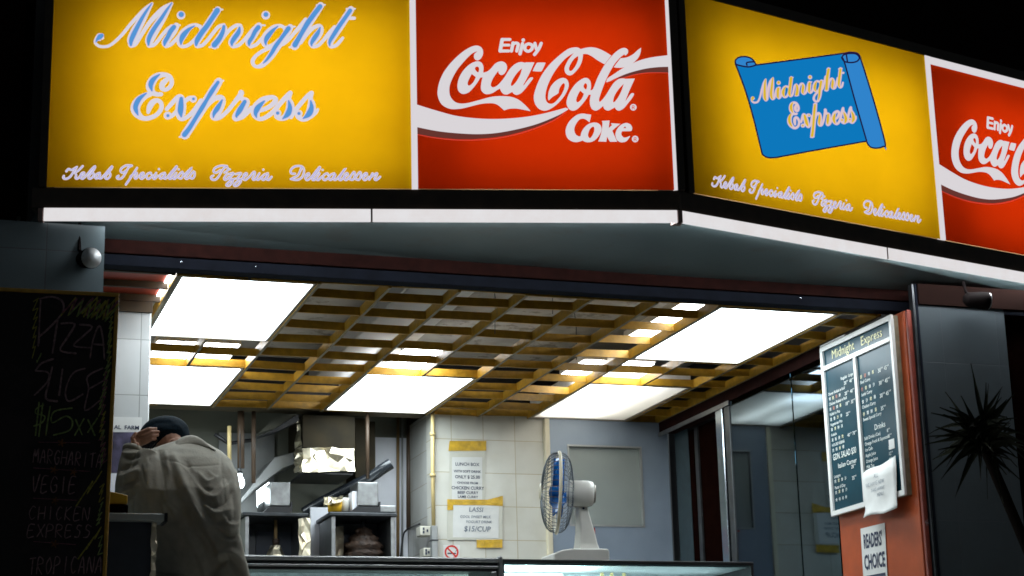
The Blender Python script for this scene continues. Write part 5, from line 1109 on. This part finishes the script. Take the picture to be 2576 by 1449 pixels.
q = MB(); q.prism([aty(262, 1236, YS+.06), aty(282, 1237, YS+.06), aty(322, 1246, YS+.06), aty(320, 1268, YS+.06), aty(262, 1268, YS+.06)], (0, .12, 0)); q.build('tray', 'yellowbox', t, .003)
q = MB(); a = aty(250, 1269, YS+.05); b = aty(322, 1290, YS+.05); q.box(a.x, b.x, YS+.05, YS+.2, zs+.001, a.z); q.build('stand', 'darkred', t, .003)
yp = 8.88
pst = thing('farm_poster', 'poster with a murky picture reading AL FARM taped to the tiled pillar', 'poster', aty(320, 1190, yp-.004))
q = MB(); q.hexa([aty(262, 1048, yp-.004), aty(357, 1050, yp-.004), aty(356, 1087, yp-.004), aty(262, 1087, yp-.004)], (0, -.0015, 0)); q.build('title_strip', 'paper', pst)
q = MB(); q.hexa([aty(262, 1087.5, yp-.004), aty(356, 1087.5, yp-.004), aty(354, 1190, yp-.004), aty(262, 1190, yp-.004)], (0, -.0015, 0)); q.build('picture', 'poster', pst)
q = MB(); q.hexa([aty(262, 1190.5, yp-.004), aty(354, 1190.5, yp-.004), aty(353, 1300, yp-.004), aty(262, 1300, yp-.004)], (0, -.0015, 0)); q.build('lower_strip', 'kwall2', pst)
q = MB(); LIFT[0] = 0; p = aty(287, 1079, yp-.006); text(q, 'AL  FARM', 0, 0, .019, lambda x, y, lf=0.: Vector((p.x+x, yp-.0062-lf, p.z+y)), sx=1.05, bold=.02); q.build('lettering', 'ink', pst)

# ------------------------------------------------------------------ spiky plant at the right
YP = 7.75
pc = aty(2468, 1100, YP)
pl = thing('spiky_plant', 'dark spiky leaved plant in front of the tiled wall at the right', 'plant', (pc.x+.02, YP, GROUND))
q = MB(); q.tube(crom([(pc.x+.42, YP+.05, GROUND), (pc.x+.38, YP, .4), (pc.x+.24, YP, .9), (pc.x, YP, pc.z-.02)], 6), [.035]*6+[.03]*6+[.026]*7, 10); q.build('stem', 'trunk', pl)
q = MB(); rnd = random.Random(5)
def blade(d, ln, w_, droop):
    d = Vector(d).normalized(); sd = d.cross(Vector((0, -1, .2))).normalized(); base = Vector(pc)+Vector((rnd.uniform(-.03, .03), rnd.uniform(-.03, .03), rnd.uniform(-.07, .07))); vs = []
    for j in range(7):
        t_ = j/6; c_ = base+d*ln*t_+Vector((0, 0, -droop*t_*t_)); ww_ = w_*(.55+.45*math.sin(math.pi*min(1, t_*1.4)))*(1-t_**2.5)+.0008
        vs += [c_-sd*ww_, c_+Vector((0, .004, -.003)), c_+sd*ww_]
    q.add(vs, [(j*3+e, j*3+e+1, j*3+e+4, j*3+e+3) for j in range(6) for e in range(2)], True)
for px, py in ((2345, 1190), (2338, 1125), (2333, 1100), (2352, 1070), (2362, 1050), (2372, 1030), (2392, 975), (2437, 945), (2482, 940), (2470, 975), (2352, 1112), (2420, 1200), (2385, 1180), (2376, 1060), (2510, 960), (2540, 1000), (2570, 1060), (2585, 1120), (2560, 1170), (2500, 1220)):
    e = aty(px, py, YP+rnd.uniform(-.12, .12)); d = e-Vector(pc); blade(d, d.length*1.02, .0135, rnd.uniform(.0, .03))
for k in range(115):
    an = rnd.uniform(0, 2*math.pi); el = rnd.uniform(-.5, .9); blade((math.cos(an)*math.cos(el), math.sin(an)*math.cos(el), math.sin(el)), rnd.uniform(.12, .27), rnd.uniform(.011, .018), rnd.choice((.0, .02, .05, .12)))
q.build('leaves', 'leaf', pl)

# ------------------------------------------------------------------ person leaning on the shelf with a phone
import numpy as np
def fuse(mb, name, m, parent, voxel, smooth=6, folds=(), dec=None):
    """grow one continuous skin round overlapping volumes, then press cloth folds into it"""
    me = bpy.data.meshes.new(name); me.from_pydata(mb.v, [], mb.f)
    bm = bmesh.new(); bm.from_mesh(me); bmesh.ops.recalc_face_normals(bm, faces=bm.faces); bm.to_mesh(me); bm.free()
    ob = bpy.data.objects.new(name, me); COL.objects.link(ob)
    a = ob.modifiers.new('r', 'REMESH'); a.mode = 'VOXEL'; a.voxel_size = voxel
    b_ = ob.modifiers.new('s', 'SMOOTH'); b_.iterations = smooth; b_.factor = .5
    dg = bpy.context.evaluated_depsgraph_get(); e = bpy.data.meshes.new_from_object(ob.evaluated_get(dg))
    bpy.data.objects.remove(ob)
    n = len(e.vertices); co = np.empty(n*3); e.vertices.foreach_get('co', co); co = co.reshape(-1, 3)
    no = np.array([v.normal[:] for v in e.vertices])
    if folds:
        A = np.array([AX[:], AY[:], AZ[:]]); c = co @ A
        px = c[:, 0]/c[:, 2]*FPX+W/2; py = c[:, 1]/c[:, 2]*FPX+H/2
        face = np.clip(-no[:, 1]*2+.3, 0, 1); disp = np.zeros(n)
        for pts, amp, wd in folds:
            pts = crom(pts, 5) if len(pts) > 2 else pts; d2 = np.full(n, 1e9); L_ = len(pts)-1; fade = np.zeros(n)
            for i, ((x0, y0), (x1, y1)) in enumerate(zip(pts, pts[1:])):
                dx, dy = x1-x0, y1-y0; t = np.clip(((px-x0)*dx+(py-y0)*dy)/(dx*dx+dy*dy), 0, 1)
                q = (px-x0-t*dx)**2+(py-y0-t*dy)**2; s = (i+t)/L_; fd = np.sin(np.pi*np.clip(s*.86+.07, 0, 1))**.6
                k = q < d2; d2[k] = q[k]; fade[k] = fd[k]
            disp += 1.15*amp*np.exp(-d2/(wd*wd))*fade
        co = co+no*(disp*face)[:, None]
    off = Vector((0, 0, 0)); p = parent
    while p is not None: off += p.location; p = p.parent
    co = co-np.array(off[:]); e.vertices.foreach_set('co', co.ravel()); e.name = name
    e.materials.clear(); e.materials.append(M[m]); e.polygons.foreach_set('use_smooth', [True]*len(e.polygons)); e.update()
    o = link(bpy.data.objects.new(name, e)); o.parent = parent; return o
def A3(px, py, y): return aty(px, py, y)
hip = A3(500, 1600, 7.55)
per = thing('person', 'person in a pale grey jacket and dark beanie seen from behind, leaning on the shelf', 'person', (hip.x, 7.55, GROUND))
# body: head, neck, trunk, arms, hand, legs as one skin
q = MB()
hd_ = A3(424, 1121, 8.035)
q.ell(hd_, (.070, .088, .088)); q.ell(hd_+Vector((-.005, .085, -.03)), (.05, .045, .06)); q.ell(hd_+Vector((-.01, .135, -.01)), (.013, .02, .018), n=10, m=8)
for s in (-1, 1): q.ell(hd_+Vector((.078*s, .0, -.005)), (.01, .02, .03), n=10, m=8)
q.tube([hd_+Vector((.01, 0, -.03)), A3(448, 1128, 7.94), A3(470, 1165, 7.86)], [.05, .05, .05], 14)
trunk_ = [A3(470, 1165, 7.88), A3(472, 1260, 7.80), A3(490, 1380, 7.80), A3(505, 1560, 7.80)]
q.tube(trunk_, [.055, .07, .07, .08], 16)
q.tube([A3(470, 1175, 7.87), A3(395, 1165, 7.87), A3(345, 1230, 7.85), A3(320, 1268, 7.87)], [.04, .04, .035, .03], 12)
q.tube([A3(320, 1268, 7.87), A3(326, 1200, 7.905), A3(336, 1132, 7.93)], [.03, .03, .027], 12)
q.tube([A3(480, 1175, 7.87), A3(545, 1185, 7.87), A3(570, 1300, 7.95), A3(540, 1330, 8.12)], [.04, .04, .035, .028], 12)
q.ell(A3(535, 1330, 8.16), (.035, .05, .02))
for k, x in enumerate((-.10, .11)):
    q.tube([Vector((hip.x+x*.8, 7.78, .72)), Vector((hip.x+x, 7.72, .38)), Vector((hip.x+x*1.1, 7.68, GROUND+.08))], [.085, .06, .042], 12)
q.ell(A3(344, 1110, 7.945), (.023, .017, .030), Matrix.Rotation(.6, 3, 'Y'), n=14, m=10)          # palm
q.tube([A3(334, 1134, 7.93), A3(340, 1118, 7.942)], [.024, .022], 12)
for pts, r_ in (([(337, 1097), (354, 1088), (374, 1079), (392, 1078)], .0078), ([(342, 1104), (362, 1096), (382, 1087), (398, 1086)], .0082), ([(347, 1112), (366, 1104), (384, 1096), (397, 1095)], .0078), ([(352, 1119), (368, 1113), (382, 1105), (391, 1104)], .0068)):
    q.tube([A3(x, y, 7.942-.012*math.sin(i*1.05)) for i, (x, y) in enumerate(pts)], [r_*1.15, r_*1.02, r_*1.06, r_*.8], 10)
    q.ell(A3(pts[-1][0], pts[-1][1], 7.94), (r_*.85,)*3, n=10, m=8)
q.tube([A3(336, 1116, 7.93), A3(333, 1102, 7.922), A3(341, 1090, 7.925)], [.0105, .009, .007], 10); q.ell(A3(341, 1090, 7.925), (.0073,)*3, n=10, m=8)
fuse(q, 'body', 'skin', per, .0031, 2)
# jacket
q = MB(); rows = [(1106, 446, 506, 7.93, .10, 0), (1120, 404, 531, 7.91, .15, 0), (1137, 360, 560, 7.88, .20, 0), (1158, 344, 583, 7.84, .23, 0), (1190, 339, 598, 7.78, .25, .02), (1235, 342, 604, 7.71, .27, .05), (1290, 352, 603, 7.66, .27, .09), (1340, 370, 597, 7.64, .27, .13), (1400, 376, 606, 7.65, .28, .17), (1449, 372, 618, 7.67, .29, .19), (1520, 370, 632, 7.69, .30, .19), (1600, 372, 640, 7.70, .30, .18)]
ns_ = 30; vs = []
for py, l_, r_, yc, th, sk in rows:
    a, b = A3(l_, py, yc), A3(r_, py, yc); cx_, hw = (a.x+b.x)/2, (b.x-a.x)/2; z_ = (a.z+b.z)/2
    for kk in range(ns_):
        an = 2*math.pi*kk/ns_; ca, sa = math.cos(an), math.sin(an); e_ = .82
        vs.append((cx_+hw*abs(ca)**e_*(1 if ca > 0 else -1), yc+.02-sk*ca*.95+sk*.45+th/2*abs(sa)**e_*(1 if sa > 0 else -1), z_+(b.z-a.z)/2*ca))
nr = len(rows); q.add(vs, [(i*ns_+k_, i*ns_+(k_+1) % ns_, (i+1)*ns_+(k_+1) % ns_, (i+1)*ns_+k_) for i in range(nr-1) for k_ in range(ns_)]+[list(range(ns_)), list(range((nr-1)*ns_, nr*ns_))])
q.tube(crom([(*A3(385, 1152, 7.86), .068), (*A3(352, 1205, 7.83), .064), (*A3(332, 1250, 7.84), .058), (*A3(320, 1270, 7.87), .052)], 4)and [A3(385, 1152, 7.86), A3(352, 1205, 7.83), A3(332, 1250, 7.84), A3(320, 1270, 7.87)], [.068, .064, .058, .052], 14)
q.ell(A3(320, 1270, 7.87), (.052,)*3, n=14, m=10)
q.tube([A3(320, 1270, 7.87), A3(321, 1220, 7.89), A3(326, 1170, 7.91), A3(332, 1136, 7.925)], [.052, .053, .047, .041], 14)
q.tube([A3(548, 1172, 7.87), A3(566, 1230, 7.90), A3(574, 1305, 7.96), A3(545, 1330, 8.10)], [.065, .060, .054, .045], 14)
F = [([(470,1165),(500,1215),(530,1232),(560,1200)], -.009, 6), ([(480,1180),(510,1240),(545,1250),(575,1215)], .010, 7), ([(490,1212),(520,1266),(555,1270),(582,1238)], -.010, 6), ([(505,1240),(535,1290),(578,1282)], .009, 7), ([(515,1280),(545,1315),(585,1305)], -.008, 6), ([(500,1190),(522,1212),(545,1200)], .007, 5),
     ([(436,1150),(468,1230),(510,1310),(560,1400)], .016, 12), ([(420,1165),(442,1240),(480,1330),(540,1435)], -.014, 14), ([(402,1140),(408,1200),(396,1290)], -.012, 9), ([(416,1140),(426,1190),(432,1235)], .007, 6), ([(375,1160),(372,1220),(380,1290)], .008, 9),
     ([(560,1180),(588,1255),(592,1335)], -.006, 7), ([(545,1330),(575,1352),(602,1345)], -.013, 7), ([(540,1402),(580,1388),(612,1420)], .013, 9), ([(528,1442),(570,1412),(600,1440)], -.011, 8), ([(460,1330),(500,1390),(520,1449)], .008, 10), ([(500,1330),(530,1370),(545,1420)], -.009, 8), ([(560,1300),(580,1320),(598,1318)], .008, 6),
     ([(300,1182),(318,1176),(342,1166)], -.011, 5), ([(300,1200),(320,1196),(346,1182)], .011, 6), ([(302,1222),(322,1212),(340,1204)], -.011, 5), ([(306,1242),(325,1234),(345,1222)], .010, 6), ([(308,1258),(325,1252),(340,1242)], -.009, 5), ([(312,1150),(330,1154),(348,1148)], -.010, 4), ([(310,1140),(330,1142),(350,1136)], .008, 5)]
rnd = random.Random(9)
for i in range(50):
    x, y = rnd.uniform(360, 600), rnd.uniform(1150, 1440); an = rnd.uniform(.5, 1.5); ln = rnd.uniform(12, 34)
    F.append(([(x-ln*math.cos(an), y-ln*math.sin(an)), (x+rnd.uniform(-4, 4), y), (x+ln*math.cos(an), y+ln*math.sin(an))], rnd.uniform(-.0035, .0035), rnd.uniform(3., 5)))
F += [([(398,1132),(408,1180),(418,1250)], -.005, 3), ([(556,1146),(560,1200),(566,1262)], -.004, 3), ([(404,1150),(470,1172),(558,1168)], -.003, 2.6), ([(380,1440),(440,1449),(520,1452)], -.004, 3)]
jk = fuse(q, 'jacket', 'jacket', per, .0052, 6, F)
q = MB(); cp = [A3(432, 1128, 7.86), A3(446, 1114, 7.875), A3(466, 1106, 7.885), A3(488, 1105, 7.88), A3(508, 1113, 7.865), A3(524, 1124, 7.85), A3(536, 1136, 7.84)]
cp = [Vector(v) for v in crom([tuple(v) for v in cp], 5)]; vs = []
for i, c in enumerate(cp):
    t_ = i/(len(cp)-1); hh = .040*math.sin(math.pi*min(1, max(.12, t_*.9+.1)))
    vs += [c+Vector((0, .035, .012)), c+Vector((0, .0, hh*.55)), c+Vector((.004, -.022, .002)), c+Vector((.008, -.042, -hh*.8)), c+Vector((.008, -.034, -hh*.9)), c+Vector((0, .008, -.002))]
q.add(vs, [(i*6+e, i*6+(e+1) % 6, (i+1)*6+(e+1) % 6, (i+1)*6+e) for i in range(len(cp)-1) for e in range(6)]+[tuple(range(6)), tuple(range(len(vs)-6, len(vs)))], True)
co_ = q.build('collar', 'jacket', jk); s_ = co_.modifiers.new('soft', 'SUBSURF'); s_.levels = s_.render_levels = 1
q = MB(); a = A3(333, 1136, 7.925); d_ = (A3(337, 1124, 7.93)-a); q.tube([a-d_*.1, a+d_*.3, a+d_*.7, a+d_*.95], [.043, .046, .044, .036], 16); q.build('cuff', 'jacket', jk)
# beanie, trousers, shoes
q = MB(); bc = A3(413, 1093, 8.075); rt_ = Matrix.Rotation(R(-14), 3, 'Y') @ Matrix.Rotation(R(16), 3, 'X')
q.ell(bc, (.108, .122, .081), rt_, 28, 18); q.ell(bc+Vector((.03, -.01, -.022)), (.082, .10, .07), rt_, 24, 14)
fuse(q, 'beanie', 'beanie', per, .008, 4, [([(365,1075),(400,1062),(440,1064)], -.004, 5), ([(375,1090),(410,1078),(455,1084)], .004, 6), ([(430,1060),(455,1080),(468,1105)], .004, 6)])
q = MB()
for x in (-.10, .11): q.tube([Vector((hip.x+x*.7, 7.78, .80)), Vector((hip.x+x, 7.72, .38)), Vector((hip.x+x*1.1, 7.68, GROUND+.05))], [.125, .092, .075], 16)
fuse(q, 'trousers', 'trouser', per, .014, 5)
q = MB()
for x in (-.10, .11): q.ell(Vector((hip.x+x*1.1, 7.72, GROUND+.05)), (.05, .14, .05))
q.build('shoes', 'shoe', per)
# phone in the hand
ph = thing('phone', 'dark mobile phone held to the ear by the person in the beanie', 'phone', A3(380, 1106, 7.965))
a, b = A3(361, 1131, 7.972), A3(404, 1084, 7.972); ax_ = (b-a).normalized(); sd_ = ax_.cross(Vector((0, 1, 0))).normalized()*.0215; dp = Vector((0, .018, 0))
q = MB(); q.hexa([a-sd_, a+sd_, b+sd_, b-sd_], dp); q.build('case', 'phone', ph, .005)
q = MB(); c = b-ax_*.012-Vector((0, .0015, 0)); q.hexa([c-sd_*.6, c+sd_*.6, c+sd_*.6+ax_*.010, c-sd_*.6+ax_*.010], (0, .003, 0)); q.build('silver_tip', 'phonesilver', ph)
